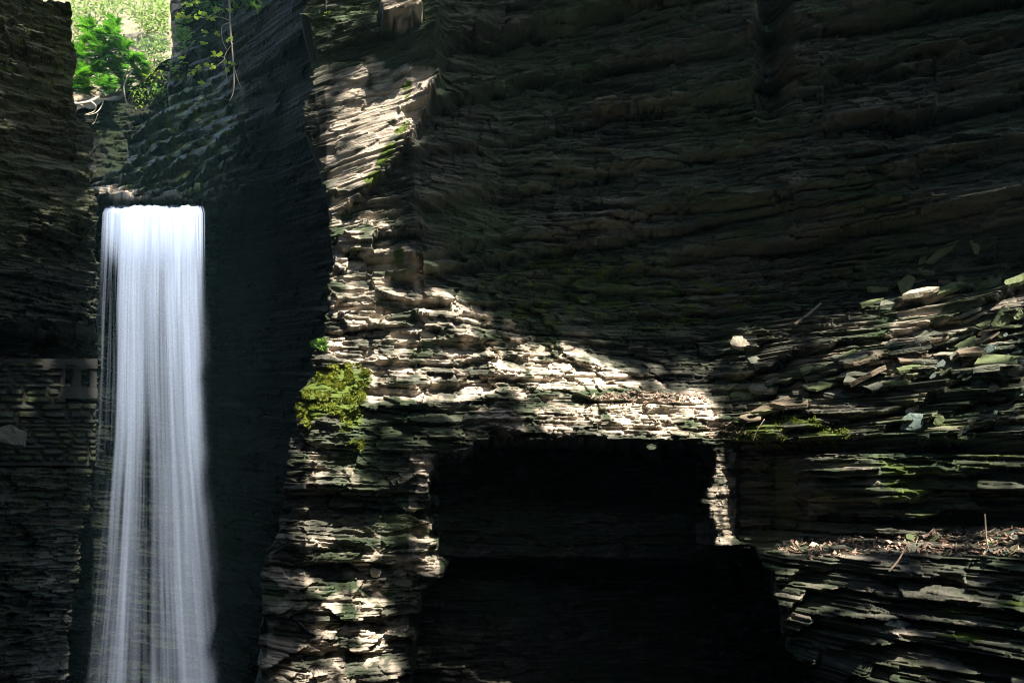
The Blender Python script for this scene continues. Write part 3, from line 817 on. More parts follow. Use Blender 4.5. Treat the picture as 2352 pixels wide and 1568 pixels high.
SLABS = [  # u, v, length px, apparent height px, roll, face, material, label, pointed
 (2165, 580, 96, 24, 35, 62, 'slab_green', 'long mossy green slab leaning at the top of the talus heap', .2),
 (2240, 568, 48, 20, -68, 70, 'slab_green', 'narrow green slab standing on end at the very top of the heap', .2),
 (2116, 606, 40, 18, 68, 70, 'slab_green', 'pointed green slab propped against the long leaning slab', .5),
 (2130, 627, 36, 13, -4, 40, 'slab_green', 'small green plate lying just under the pointed slab', .5),
 (2080, 655, 48, 44, 10, 78, 'slab_green', 'broad notched green slab facing out above the sunlit plate', .0),
 (2020, 664, 76, 12, 4, 25, 'slab_green', 'thin flat green slab jutting over a dark gap', .4),
 (2112, 672, 86, 18, 11, 35, 'slab_pale', 'thin sunlit plate with a tan edge, brightest on the talus', .5),
 (2060, 696, 92, 18, 8, 35, 'slab_grey', 'long plate with a shaded rim below the sunlit plate', .3),
 (1996, 697, 68, 12, 15, 30, 'slab_green', 'thin tapering green plate low on the edge of the heap', .6),
 (2219, 640, 50, 24, 8, 55, 'slab_green', 'blocky green slab stacked behind the thick slab', .2),
 (2258, 652, 94, 32, 11, 48, 'slab_green', 'thick rounded green slab, the largest of the upper heap', .1),
 (2335, 646, 62, 20, 18, 45, 'slab_green', 'green slab cut by the picture edge beside the thick slab', .2),
 (2185, 664, 66, 22, 20, 50, 'slab_green', 'green slab tilted down towards the sun patch', .3),
 (2200, 687, 48, 12, 22, 45, 'slab_grey', 'narrow grey bar of shale under the tilted green slab', .2),
 (2142, 685, 52, 22, 25, 40, 'slab_pale', 'white sunlit slab in the middle of the sun patch', .3),
 (2170, 648, 30, 26, 50, 65, 'slab_brown', 'brown slab wedged upright between the green slabs', .3),
 (2303, 734, 58, 40, 50, 68, 'slab_green', 'broad green slab leaning steeply over the loose chips', .2),
 (2336, 722, 34, 26, 62, 68, 'slab_green', 'green slab leaning behind the broad steep slab', .2),
 (2257, 774, 44, 20, 20, 50, 'slab_green', 'flat green plate on the chips, with a straight front edge', .1),
 (2221, 794, 54, 26, 22, 52, 'slab_green', 'large green plate half buried in the chips', .2),
 (2203, 812, 60, 15, 35, 50, 'slab_grey', 'slanting grey plate below the half buried one', .3),
 (2186, 841, 40, 24, 30, 65, 'slab_grey', 'smooth rounded grey plate at the foot of the chips', .1),
 (2275, 803, 26, 20, 25, 62, 'slab_blue', 'small pale squarish plate among the chips', .0),
 (2096, 970, 64, 40, 15, 74, 'slab_blue', 'large pale blue-grey slab standing out from the lower ledge', .1),
 (2094, 945, 44, 16, 35, 50, 'slab_pale', 'whitish plate leaning on top of the blue-grey slab', .3),
 (2127, 962, 18, 18, 40, 65, 'slab_green', 'little green wedge beside the blue-grey slab', .3),
 (2158, 966, 28, 24, 55, 70, 'slab_green', 'green wedge with a pointed foot on the lower ledge', .5),
 (1976, 848, 104, 18, 25, 45, 'slab_pale', 'long bright plank of shale sloping out of the sun patch', .3),
 (2082, 799, 70, 9, 30, 45, 'slab_grey', 'straight dark bar of shale resting above the bright plank', .1),
 (2226, 982, 40, 7, 40, 40, 'slab_green', 'thin green blade of shale sticking out of the moss', .4),
 (2330, 982, 90, 16, -5, 25, 'slab_blue', 'flat grey slab roofing a dark hole at the picture edge', .3),
 (1708, 787, 68, 34, 5, 60, 'slab_pale', 'pale lumpy boulder at the gap in the ledge', .0),
 (1735, 830, 40, 20, -10, 60, 'slab_grey', 'grey stone under the pale lumpy boulder', .1),
 (1242, 803, 24, 20, 20, 65, 'slab_pale', 'small squarish block standing alone on the sunlit ledge', .0),
 (1285, 806, 40, 12, 10, 40, 'slab_grey', 'flat grey stone at the back edge of the sunlit ledge', .2),
 (862, 1314, 27, 24, 0, 80, 'slab_pale', 'round tan stone lodged in the foot of the buttress', .0),
 (920, 1338, 62, 14, -3, 40, 'slab_grey', 'long flat stone in the dark cleft below the round stone', .1),
 (896, 1288, 32, 14, 0, 60, 'slab_grey', 'oval grey stone above the round tan stone', .0),
 (1950, 1190, 30, 12, 10, 55, 'slab_grey', 'single grey stone under the overhanging beds', .1),
 (1925, 1258, 44, 9, 5, 30, 'slab_grey', 'flat pale stone on the littered ledge', .2),
 (1870, 1252, 30, 10, -12, 40, 'slab_pale', 'white chip at the end of the littered ledge', .3),
 (2098, 1236, 48, 20, -28, 55, 'slab_green', 'green slab tipped over on the littered ledge', .3),
 (2140, 1236, 40, 20, 35, 60, 'slab_green', 'green slab leaning against the tipped one', .3),
 (2105, 1258, 36, 22, 15, 60, 'slab_grey', 'squarish stone at the front of the littered ledge', .0),
 (2270, 1250, 30, 16, 45, 60, 'slab_green', 'small green plate upright at the ledge front', .2),
 (2060, 1432, 62, 22, -8, 60, 'slab_blue', 'pale blue-grey nose of rock low on the near beds', .2),
]
for i, (u, v, lp, hp, roll, face, mt, label, pnt) in enumerate(SLABS):
    P, n = hit(u, v)
    if P is None: continue
    k = P.y / FOC
    r = random.Random(100 + i)
    L = lp * k; W = max(hp * k / max(math.sin(math.radians(face)), 0.35), 0.03); T = min(0.07, 0.4 * W) if 'rounded' not in label and 'round' not in label else W * 0.5
    V, F = slab_data(L, W, T, r, 9 if 'round' in label else 5 + i % 4, pnt, 'round' in label)
    o = poly_mesh('rock_slab' if T < W * 0.45 else 'boulder', V, F, MAT[mt])
    place(o, u, v, roll, face, out=0.12 * W + 0.01, yaw=r.uniform(-15, 15))
    tag(o, label, 'rock slab' if T < W * 0.45 else 'boulder')

r = random.Random(91)
for i in range(70):
    t = r.random()
    u = 1700 + t * 650; v = 905 - t * 215 + r.uniform(-10, 120) * (0.5 + 0.7 * t)
    if v > 1000: continue
    P, n = hit(u, v)
    if P is None: continue
    L = r.uniform(0.14, 0.48); W = L * r.uniform(.4, .8)
    V, F = slab_data(L, W, r.uniform(.018, .05), r, r.randrange(5, 9), r.uniform(0, .4))
    o = poly_mesh('rock_plate', V, F, MAT[r.choice(['slab_green', 'slab_grey', 'slab_grey', 'slab_brown'])])
    place(o, u, v, r.uniform(-4, 24), r.uniform(8, 40), out=0.02, yaw=r.uniform(-30, 30))
    tag(o, 'flat broken shale plate lying on the shelves below the leaning green slabs', 'rock plate', 'flat plates on the shelves')

# small chips of the talus: a few shapes, each chip an object
chips = []
for i in range(6):
    V, F = slab_data(1.0, random.Random(i).uniform(.35, .8), 0.16, random.Random(300 + i), 7, .3)
    me = bpy.data.meshes.new('shale_chip'); me.from_pydata(V, [], F); me.update()
    chips.append(me)
cm = [MAT['slab_green'], MAT['slab_grey'], MAT['slab_blue'], MAT['slab_grey']]
r = random.Random(44)
CH = [([(2130, 830), (2352, 735), (2380, 900), (2200, 890), (2120, 870)], 105, 'small grey-green shale chip strewn over the talus under the leaning slabs', 'loose chips on the talus', 10, 30),
      ([(2040, 1262), (2090, 1240), (2352, 1210), (2370, 1275), (2200, 1278)], 60, 'small shale chip among dead leaves on the littered ledge', 'loose chips on the littered ledge', 9, 26),
      ([(2180, 1000), (2352, 880), (2352, 960), (2230, 990)], 35, 'thin dark shale chip scattered over the mossy bank', 'loose chips on the mossy bank', 8, 22)]
for poly, cnt, label, grp, p0, p1 in CH:
    us = [p[0] for p in poly]; vs = [p[1] for p in poly]
    done = 0
    while done < cnt:
        u = r.uniform(min(us), min(max(us), 2365)); v = r.uniform(min(vs), max(vs))
        if not in_poly(np.array(u), np.array(v), poly): continue
        P, n = hit(u, v)
        done += 1
        if P is None: continue
        me = chips[r.randrange(6)]
        if not me.materials: me.materials.append(cm[0])
        o = bpy.data.objects.new('shale_chip', me); C.objects.link(o)
        o.material_slots[0].link = 'OBJECT'; o.material_slots[0].material = cm[r.randrange(4)]
        place(o, u, v, r.uniform(0, 50), r.uniform(20, 75), out=0.025, yaw=r.uniform(-50, 50))
        s = (p0 + (p1 - p0) * r.random() ** 1.6) * P.y / FOC
        o.matrix_world = o.matrix_world @ Matrix.Scale(s, 4)
        tag(o, label, 'shale chip', grp)

# dead leaves lying on the ledges: nobody could count them
MAT['litter'] = leaf_mat('dead_leaf', (0.10, 0.055, 0.03), (0.34, 0.245, 0.19), 0.1)
def litter(polys, name, label=None):
    V, F, T = [], [], []
    r = random.Random(9)
    for poly, cnt in polys:
        us = [p[0] for p in poly]; vs = [p[1] for p in poly]
        for _ in range(cnt):
            u = r.uniform(min(us), max(us)); v = r.uniform(min(vs), max(vs))
            if not in_poly(np.array(u), np.array(v), poly): continue
            P, n = hit(u, v)
            if P is None: continue
            n = (n * 0.4 + Vector((r.uniform(-.7, .7), r.uniform(-.7, .7), r.uniform(0, 1)))).normalized()
            e1 = n.cross(Vector((r.uniform(-1, 1), r.uniform(-1, 1), r.uniform(-1, 1)))).normalized(); e2 = n.cross(e1)
            L = r.uniform(.015, .045); W = L * r.uniform(.15, .55)
            c = P - Vector((P.x, P.y, 0)).normalized() * 0.012 + Vector((0, 0, r.uniform(0, .015)))
            i = len(V); t = r.random()
            V += [c - e1 * L, c + e2 * W, c + e1 * L + n * 0.3 * L, c - e2 * W]; T += [t] * 4
            F.append((i, i + 1, i + 2, i + 3))
    o = poly_mesh(name, V, F, MAT['litter'], attrs={'tone': T})
    tag(o, label, None, None, 'stuff')
litter([([(1770, 1262), (1810, 1240), (2100, 1225), (2352, 1205), (2360, 1275), (2000, 1275), (1860, 1285)], 1500),
        ([(1300, 908), (1480, 900), (1600, 905), (1640, 925), (1400, 930)], 350),
        ([(1640, 960), (1720, 985), (1700, 1010), (1620, 1005)], 120),
        ([(1990, 845), (2070, 820), (2230, 760), (2240, 790), (2080, 860)], 260)], 'dead_leaves', 'dead pinkish leaves lying on the rock ledges')

# sticks
MAT['bark'] = plain_mat('bark', (0.09, 0.065, 0.045), (0.3, 0.24, 0.18), scale=30, zs=0.3)
MAT['root'] = plain_mat('pale_root', (0.22, 0.17, 0.12), (0.5, 0.43, 0.34), scale=14)
def stick(name, pts, rad, label, cat, mat='bark', Y=None, off=0.05, n=6):
    P = []
    for u, v in pts:
        if Y is not None: P.append(at(u, v, Y)); continue
        q, nn = hit(u, v)
        P.append(q - Vector((q.x, q.y, 0)).normalized() * off)
    if Y is None:                        # a straight stick: ends on the rock, the rest between them
        y = min(p.y for p in P)
        P = [at(u, v, y - 0.02) for u, v in pts]
    path = smooth_path(P, n)
    rad_ = [rad * (1 - 0.6 * i / len(path)) for i in range(len(path))]
    V, F = tube_data(path, rad_)
    o = poly_mesh(name, V, F, MAT[mat], smooth=True)
    return tag(o, label, cat)
stick('stick', [(1826, 745), (1856, 722), (1886, 696)], 0.022, 'green-grey stick leaning in the dark behind the ledge', 'stick')
stick('twig', [(2041, 1312), (2062, 1288), (2082, 1254)], 0.012, 'dry forked twig hanging over the front of the littered ledge', 'twig')
stick('twig', [(2262, 1180), (2266, 1240), (2272, 1262)], 0.008, 'thin pale twig upright on the littered ledge', 'twig')
stick('twig', [(1756, 962), (1738, 990), (1730, 1012)], 0.007, 'bent dry stem drooping under the sunlit lip', 'twig')

# ------------------------------------------------------------------ the stone wall by the fall
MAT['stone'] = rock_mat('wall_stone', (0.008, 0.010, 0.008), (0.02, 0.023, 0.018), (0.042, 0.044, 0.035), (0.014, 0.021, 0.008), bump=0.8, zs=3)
MAT['mortar'] = plain_mat('mortar', (0.012, 0.012, 0.010), (0.04, 0.032, 0.025), scale=12)
MAT['concrete'] = plain_mat('concrete', (0.014, 0.014, 0.012), (0.032, 0.031, 0.027), scale=6)
def wy(u): return 18.25 + (u + 80) / 295.0 * 0.75
def wall_at(u, v, d=0.0):
    y = wy(u) - d
    return at(u, v, y)
sw = empty('stone_wall', at(20, 1062, wy(20)))
tag(sw, 'mossy dry-laid stone wall with a concrete beam and small openings beside the waterfall', 'stone wall')
bpy.context.view_layer.update()
def wchild(name, V, F, mat, attrs=None, smooth=False, parent=None):
    o = poly_mesh(name, [Vector(v) - sw.location for v in V], F, mat, attrs=attrs, smooth=smooth)
    o.parent = parent or sw
    return o
def wbox(u0, u1, v0, v1, d0, d1):
    V = [wall_at(u, v, d) for d in (d0, d1) for (u, v) in ((u0, v1), (u1, v1), (u1, v0), (u0, v0))]
    return V, [(3, 2, 1, 0), (4, 5, 6, 7), (0, 1, 5, 4), (1, 2, 6, 5), (2, 3, 7, 6), (3, 0, 4, 7)]
V, F, T = [], [], []
r = random.Random(12)
v = 1060.0
while v > 822:
    h = r.uniform(9, 21)
    u = -110 + r.uniform(-10, 0)
    while u < 212:
        w = r.uniform(20, 62) if h < 15 else r.uniform(28, 74)
        v0 = v - h
        topv = 818 + max(0, u + w * 0.5) * 0.075
        opening = 138 < u + w / 2 < 240 and 838 < v - h / 2 < 925
        w = min(w, 222 - u)
        if v0 + 2 > topv and not opening and w > 8:
            b0 = len(V); cu, cv = u + w / 2, v - h / 2; nu_, nv_ = 6, 4
            pr = r.uniform(0, 0.09)
            tl = r.random()
            tilt = r.uniform(-.06, .06)
            for a in range(nu_ + 1):
                for c in range(nv_ + 1):
                    x = a / nu_ * 2 - 1; y = c / nv_ * 2 - 1
                    rr = (abs(x) ** 4 + abs(y) ** 4) ** 0.25
                    dd = 0.06 * max(0.0, 1 - rr ** 3.0) + pr if rr < 1 else 0.0
                    uu = cu + x * (w / 2 - 0.8) * (1 - 0.05 * abs(y) ** 3) + r.uniform(-.5, .5)
                    vv = cv + y * (h / 2 - 0.7) * (1 - 0.12 * abs(x) ** 3) + tilt * x * w / 2 + r.uniform(-.5, .5)
                    V.append(wall_at(uu, vv, dd + 0.02 + r.uniform(0, .012))); T.append(tl)
            for a in range(nu_):
                for c in range(nv_):
                    q = b0 + a * (nv_ + 1) + c
                    F.append((q, q + 1, q + nv_ + 2, q + nv_ + 1))
        u += w
    v -= h
mz = [0.0] * len(V)
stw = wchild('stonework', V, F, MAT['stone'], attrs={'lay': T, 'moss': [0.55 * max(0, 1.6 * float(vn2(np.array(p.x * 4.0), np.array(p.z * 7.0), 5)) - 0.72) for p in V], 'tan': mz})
wchild('backing', *wbox(-130, 140, 824, 1068, -0.35, 0.03), MAT['mortar'])
wchild('backing', *wbox(141, 221, 926, 1068, -0.35, 0.03), MAT['mortar'])
wchild('lintel', *wbox(98, 224, 824, 846, -0.3, 0.12), MAT['concrete'])
wchild('sill', *wbox(139, 224, 889, 914, -0.3, 0.11), MAT['concrete'])
wchild('post', *wbox(139, 150, 846.5, 888.5, -0.3, 0.08), MAT['concrete'])
wchild('post', *wbox(168, 186, 846.5, 888.5, -0.15, 0.05), MAT['concrete'])
wchild('post', *wbox(206, 222, 846.5, 888.5, -0.3, 0.07), MAT['concrete'])
V, F = slab_data(0.62, 0.4, 0.12, random.Random(77), 11, .2)
o = poly_mesh('boulder', V, F, MAT['slab_grey'])
o.matrix_world = Matrix.Translation(at(26, 1003, wy(26) - 0.32)) @ Matrix.Rotation(math.radians(62), 4, 'X') @ Matrix.Rotation(math.radians(-8), 4, 'Z')
tag(o, 'flat pale boulder at the foot of the stone wall', 'boulder')

# ------------------------------------------------------------------ plants
MAT['shrub'] = leaf_mat('conifer_green', (0.012, 0.06, 0.008), (0.13, 0.36, 0.02), 0.5)
MAT['leafy'] = leaf_mat('pale_leaf', (0.02, 0.07, 0.02), (0.26, 0.38, 0.08), 0.5)
MAT['vine'] = leaf_mat('vine_leaf', (0.10, 0.22, 0.02), (0.34, 0.46, 0.03), 0.5)
MAT['fern'] = leaf_mat('fern_green', (0.03, 0.10, 0.02), (0.16, 0.30, 0.05), 0.4)
MAT['mossy'] = leaf_mat('moss_green', (0.05, 0.075, 0.006), (0.21, 0.235, 0.025), 0.2)

def frond(V, F, T, base, d, L, W, r, n=11, t0=0.5, droop=0.35, th=0.28, tv=.18):
    """a flat spray: leaflets in pairs along a drooping axis"""
    d = d.normalized()
    side = d.cross(Vector((0, 0, 1)))
    if side.length < 0.05: side = Vector((1, 0, 0))
    side.normalize()
    p = Vector(base); step = L / n
    for k in range(n):
        f = k / (n - 1)
        d = (d + Vector((0, 0, -droop / n))).normalized()
        p = p + d * step
        w = W * (1 - f ** 1.5) * (0.55 + 0.45 * min(1, f * 4)) + 0.01
        for sgn in (-1, 1):
            q = p + (side * sgn * 0.85 + d * 0.6 + Vector((0, 0, r.uniform(-.25, .1)))) * w
            a = d * step * th * 1.6
            i = len(V); t = min(1, max(0, t0 + r.uniform(-tv, tv)))
            V += [p - a, p + a, q]; T += [t] * 3
            F.append((i, i + 1, i + 2))

def leaf(V, F, T, c, L, r, t, n=None, lobes=True):
    n = n or Vector((r.uniform(-.5, .5), -1 + r.uniform(-.3, .6), r.uniform(0, 1))).normalized()
    e1 = n.cross(Vector((r.uniform(-1, 1), r.uniform(-1, 1), r.uniform(-1, 1)))).normalized(); e2 = n.cross(e1)
    if lobes:
        out = [(0, -.5), (.35, -.25), (.5, .1), (.2, .12), (0, .6), (-.2, .12), (-.5, .1), (-.35, -.25)]
    else:
        out = [(0, -.55), (.26, -.2), (.24, .2), (0, .6), (-.24, .2), (-.26, -.2)]
    i = len(V)
    for x, y in out:
        V.append(c + e1 * x * L + e2 * y * L + n * (0.15 * L * abs(x))); T.append(t)
    F.append(tuple(range(i, i + len(out))))

def local(V, o):
    return [Vector(v) - o for v in V]

# the big feathery shrub over the rim
base = at(262, 218, 30.2)
sh = empty('feathery_shrub', base)
tag(sh, 'big feathery bright green evergreen shrub overhanging the rock rim', 'shrub')
V, F, T = [], [], []
r = random.Random(21)
BR = []
for (bu, bv, br) in [(185, 120, 26), (215, 85, 30), (250, 70, 30), (232, 120, 34), (180, 165, 26), (275, 105, 28), (262, 150, 34), (210, 160, 34), (300, 130, 24), (318, 165, 24), (285, 185, 28), (240, 190, 30), (195, 200, 22), (165, 195, 20), (200, 55, 16), (262, 50, 14), (330, 140, 14)]:
    by = 29.5 + r.uniform(-.6, .6)
    BR.append((at(bu, bv, by), bv))
    for k in range(int(br * 1.3)):
        a = r.uniform(0, 2 * math.pi); q = br * math.sqrt(r.random()) * 0.8
        c = at(bu + math.cos(a) * q, bv + math.sin(a) * q * .7, by + r.uniform(-.35, .35))
        d = Vector((math.cos(a), -0.7 + r.uniform(-.4, .4), -math.sin(a) * .5 + 0.25 + r.uniform(-.2, .3)))
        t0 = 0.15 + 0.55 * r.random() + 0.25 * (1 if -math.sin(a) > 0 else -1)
        L = r.uniform(.35, .62)
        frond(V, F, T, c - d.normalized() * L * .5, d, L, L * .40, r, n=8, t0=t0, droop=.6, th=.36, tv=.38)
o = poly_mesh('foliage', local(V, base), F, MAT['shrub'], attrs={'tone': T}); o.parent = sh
V, F = [], []
for c, vv in BR:
    mid = (base + c) / 2 + Vector((0, 0.1, -0.15))
    v_, f_ = tube_data(smooth_path([base, mid, c], 4), [0.02 * (1 - i / 12) + 0.004 for i in range(9)], 4)
    F += [tuple(i + len(V) for i in f) for f in f_]; V += v_
o = poly_mesh('branches', local(V, base), F, MAT['bark']); o.parent = sh

def leafy_shrub(name, label, cat, uv, Y, n, L, mat, t0, seed, spread=1.0, lobes=False):
    r = random.Random(seed)
    us = [p[0] for p in uv]; vs = [p[1] for p in uv]
    base = at(sum(us) / len(us), max(vs), Y)
    e = empty(name, base); tag(e, label, cat)
    V, F, T = [], [], []; pts = []
    done = 0
    cl = []
    while done < n:
        u = r.uniform(min(us), max(us)); v = r.uniform(min(vs), max(vs))
        if not in_poly(np.array(u), np.array(v), uv): continue
        done += 1
        c = at(u, v, Y + r.uniform(-.5, .5) * spread)
        if done % 40 == 1: pts.append(c)
        for q in range(3):
            leaf(V, F, T, c + Vector((r.gauss(0, 1), r.gauss(0, 1), r.gauss(0, 1))) * L * 1.1, L * r.uniform(.7, 1.25), r, min(1, max(0, t0 + r.uniform(-.35, .35))), lobes=lobes)
    o = poly_mesh('foliage', local(V, base), F, MAT[mat], attrs={'tone': T}); o.parent = e
    V, F = [], []
    for c in pts:
        v_, f_ = tube_data(smooth_path([base, (base + c) / 2 + Vector((r.uniform(-.1, .1), 0, -.05)), c], 4), [0.014 * (1 - i / 12) + 0.003 for i in range(9)], 4)
        F += [tuple(i + len(V) for i in f) for f in f_]; V += v_
    o = poly_mesh('stems', local(V, base), F, MAT['bark']); o.parent = e
    return e
leafy_shrub('leafy_shrub', 'pale green leafy shrub high on the sunlit bank behind the evergreen shrub', 'shrub', [(160, -20), (300, -20), (275, 40), (215, 55), (175, 95), (160, 70)], 32.0, 480, 0.085, 'leafy', .55, 31, 1.5)
leafy_shrub('leafy_shrub', 'yellow-green shrub on the bank beside the scaly rock corner', 'shrub', [(300, -20), (388, -20), (385, 70), (330, 75), (300, 30)], 32.5, 420, 0.09, 'leafy', .75, 32, 1.5)
leafy_shrub('leafy_shrub', 'sparse olive bush with dry stems in the gap above the dark slot', 'shrub', [(320, 90), (384, 80), (380, 150), (345, 175), (318, 150)], 30.6, 240, 0.08, 'leafy', .4, 33, 1.0)

# small plants on the wet slope
def on_rock(u, v, off):
    q, n = hit(u, v)
    return q - Vector((q.x, q.y, 0)).normalized() * off
def tuft(name, label, cat, u, v, wpx, hpx, n, mat, t0, seed, grassy=True, droop=1.1):
    r = random.Random(seed)
    base = on_rock(u, v, 0.03)
    V, F, T = [], [], []
    for k in range(n):
        q, nn = hit(u + r.gauss(0, .33) * wpx, v + r.gauss(0, .33) * hpx)
        if q is None: continue
        if abs(q.y - base.y) > 1.2: continue
        d = Vector((r.uniform(-.8, .8), -1.0, r.uniform(-.2, 1.0)))
        if grassy:
            L = r.uniform(.10, .28)
            frond(V, F, T, q, d, L, L * .22, r, n=7, t0=t0 + r.uniform(-.2, .2), droop=droop)
        else:
            c = q + d.normalized() * r.uniform(.05, .2)
            leaf(V, F, T, c, r.uniform(.06, .12), r, min(1, max(0, t0 + r.uniform(-.3, .3))))
    e = empty(name, base)
    o = poly_mesh('foliage', local(V, base), F, MAT[mat], attrs={'tone': T}); o.parent = e
    tag(e, label, cat)
tuft('small_plant', 'bright green bushy plant on the rock under the scaly corner', 'plant', 424, 82, 36, 60, 150, 'fern', .75, 41, False)
tuft('fern', 'yellow-green fern tuft at the top of the wet slope', 'fern', 344, 172, 50, 30, 60, 'vine', .7, 42)
tuft('small_plant', 'broad-leaved plant in the middle of the wet slope', 'plant', 398, 166, 44, 30, 60, 'vine', .45, 43, False)
tuft('fern', 'pale drooping fern curtain hanging down the wet slope', 'fern', 372, 208, 70, 50, 130, 'fern', .7, 44, True, 1.8)
tuft('fern', 'little fern on the lower edge of the slope above the dark slot', 'fern', 322, 222, 26, 40, 40, 'vine', .4, 45, True, 1.6)
tuft('small_plant', 'dark leafy plant at the top of the dark wall behind the hanging vine', 'plant', 470, 18, 90, 40, 130, 'fern', .35, 46, False)
tuft('fern', 'fern spreading from the wall behind the vine stem', 'fern', 575, 18, 60, 24, 45, 'fern', .6, 47, True, .7)

# the hanging vine
vb = at(527, -30, 21.3)
vn = empty('hanging_vine', vb)
tag(vn, 'thin woody vine with yellow-green leaves hanging in front of the dark wall', 'vine')
VY = 21.3
stems = [[(527, -40), (527, 0), (530, 75), (535, 131), (538, 187), (535, 216), (527, 232)], [(535, 100), (516, 131), (521, 178)], [(537, 150), (545, 180), (556, 206)],
         [(530, 52), (510, 62), (512, 95), (523, 118)], [(518, 135), (497, 152), (478, 160), (455, 158)], [(529, 48), (505, 40), (470, 42), (430, 38)], [(517, 133), (500, 128), (492, 132)]]
V, F = [], []
for i, sp in enumerate(stems):
    pth = smooth_path([at(u, v, VY + .05 * math.sin(u)) for u, v in sp], 6)
    rad = 0.022 if i == 0 else 0.010
    v_, f_ = tube_data(pth, [rad * (1 - .6 * k / len(pth)) for k in range(len(pth))], 5)
    F += [tuple(q + len(V) for q in f) for f in f_]; V += v_
o = poly_mesh('stem', local(V, vb), F, MAT['root'], smooth=True); o.parent = vn
V, F, T = [], [], []
r = random.Random(61)
for (x, y, n) in [(1900, 120, 9), (2030, 130, 5), (1440, 190, 7), (1510, 210, 5), (1620, 215, 8), (1720, 170, 7), (1800, 225, 6), (1890, 410, 4), (1730, 530, 6), (1850, 670, 8), (2040, 480, 5), (2060, 785, 8), (2000, 860, 4), (1640, 820, 6), (1740, 800, 4), (1820, 822, 5), (1690, 1020, 5), (1570, 890, 6), (1450, 720, 5), (1720, 400, 6), (1510, 60, 8), (1620, 30, 8)]:
    u = (160 + x / 4.9) * .91875; v = y / 4.9 * .91875
    for k in range(n):
        c = at(u + r.gauss(0, 5), v + r.gauss(0, 2.5), VY + r.uniform(-.15, .15))
        leaf(V, F, T, c, r.uniform(.06, .12), r, r.uniform(.3, 1.0))
o = poly_mesh('leaves', local(V, vb), F, MAT['vine'], attrs={'tone': T}); o.parent = vn
# a little vine end near the top of the buttress
vb = at(748, -20, 13.2)
v2 = empty('hanging_vine', vb); tag(v2, 'short vine with one leaf cluster beside the top of the buttress', 'vine')
v_, f_ = tube_data(smooth_path([at(748, -30, 13.2), at(749, 0, 13.2), at(750, 22, 13.2)], 5), [0.006] * 11, 5)
o = poly_mesh('stem', local(v_, vb), f_, MAT['root']); o.parent = v2
V, F, T = [], [], []
for k in range(9): leaf(V, F, T, at(748 + r.gauss(0, 5), 29 + r.gauss(0, 3), 13.2 + r.uniform(-.05, .05)), r.uniform(.03, .05), r, r.uniform(.4, .9), lobes=False)
o = poly_mesh('leaves', local(V, vb), F, MAT['vine'], attrs={'tone': T}); o.parent = v2

# roots under the shrub
def roots(name, label, lines, Y):
    V, F = [], []
    for pts, rad in lines:
        pth = smooth_path([at(u, v, Y + 0.1 * math.sin(u * .3)) for u, v in pts], 6)
        v_, f_ = tube_data(pth, [rad * (1 - .5 * k / len(pth)) for k in range(len(pth))], 5)
        F += [tuple(q + len(V) for q in f) for f in f_]; V += v_
    b0 = V[0].copy()
    o = poly_mesh(name, local(V, b0), F, MAT['root'], smooth=True); o.location = b0
    return tag(o, label, 'root')
roots('bare_root', 'pale bare root arching out from under the feathery shrub', [([(250, 200), (236, 216), (210, 232), (180, 238), (155, 237)], .055), ([(208, 233), (220, 243), (216, 256), (195, 264)], .025), ([(240, 214), (236, 238), (222, 258), (200, 265)], .018), ([(178, 238), (196, 246), (186, 240), (170, 232)], .014), ([(225, 262), (218, 280), (212, 286)], .012)], 28.9)
roots('bare_root', 'single thin root hanging in a long curve over the dark slot', [([(304, 163), (290, 185), (285, 207), (293, 247)], .026)], 27.3)
litter([([(165, 205), (262, 195), (250, 218), (200, 232), (165, 236)], 500)], 'dry_twigs_litter', 'dry leaf litter under the feathery shrub')

# moss on the corner of the buttress, and a tuft of fern
def moss_patch(name, label, polys, n, seed, L0=.012, L1=.03, mat='mossy'):
    r = random.Random(seed)
    V, F, T = [], [], []
    for poly in polys:
        us = [p[0] for p in poly]; vs = [p[1] for p in poly]
        cnt = 0; tries = 0
        while cnt < n and tries < n * 4:
            tries += 1
            u = r.uniform(min(us), max(us)); v = r.uniform(min(vs), max(vs))
            if not in_poly(np.array(u), np.array(v), poly): continue
            den = float(fbm(np.array(u / 16.0), np.array(v / 11.0), seed, 3))
            if den < 0.50: continue
            q, nn = hit(u, v)
            if q is None: continue
            cnt += 1
            t = min(1, max(0, 0.2 + 2.0 * (den - .42) + r.uniform(-.2, .2)))
            q = q + nn * (den - 0.46) * 0.10
            for k in range(5):
                d = (nn + Vector((r.gauss(0, .6), r.gauss(0, .6), r.gauss(0, .4) + .3))).normalized()
                e = d.cross(Vector((r.uniform(-1, 1), r.uniform(-1, 1), r.uniform(-1, 1)))).normalized()
                L = r.uniform(L0, L1); i = len(V)
                V += [q - e * L * .35 - nn * .01, q + e * L * .35 - nn * .01, q + d * L]; T += [t] * 3
                F.append((i, i + 1, i + 2))
    b0 = V[0].copy()
    if mat == 'fern':
        e = empty(name, b0)
        o = poly_mesh('foliage', local(V, b0), F, MAT[mat], attrs={'tone': T}); o.parent = e
        tag(e, label, 'fern'); return
    o = poly_mesh(name, local(V, b0), F, MAT[mat], attrs={'tone': T}); o.location = b0
    tag(o, label, 'moss')
moss_patch('moss_cushion', 'big bright yellow-green moss cushion on the corner of the buttress', [[(722, 868), (760, 832), (822, 836), (860, 860), (842, 900), (828, 985), (780, 992), (768, 950), (700, 985), (676, 935), (690, 900)]], 2700, 71)
moss_patch('moss_cushion', 'small green moss cushion just under the big one, on a shaded block', [[(793, 1018), (837, 1006), (834, 1032), (798, 1036)]], 300, 72)
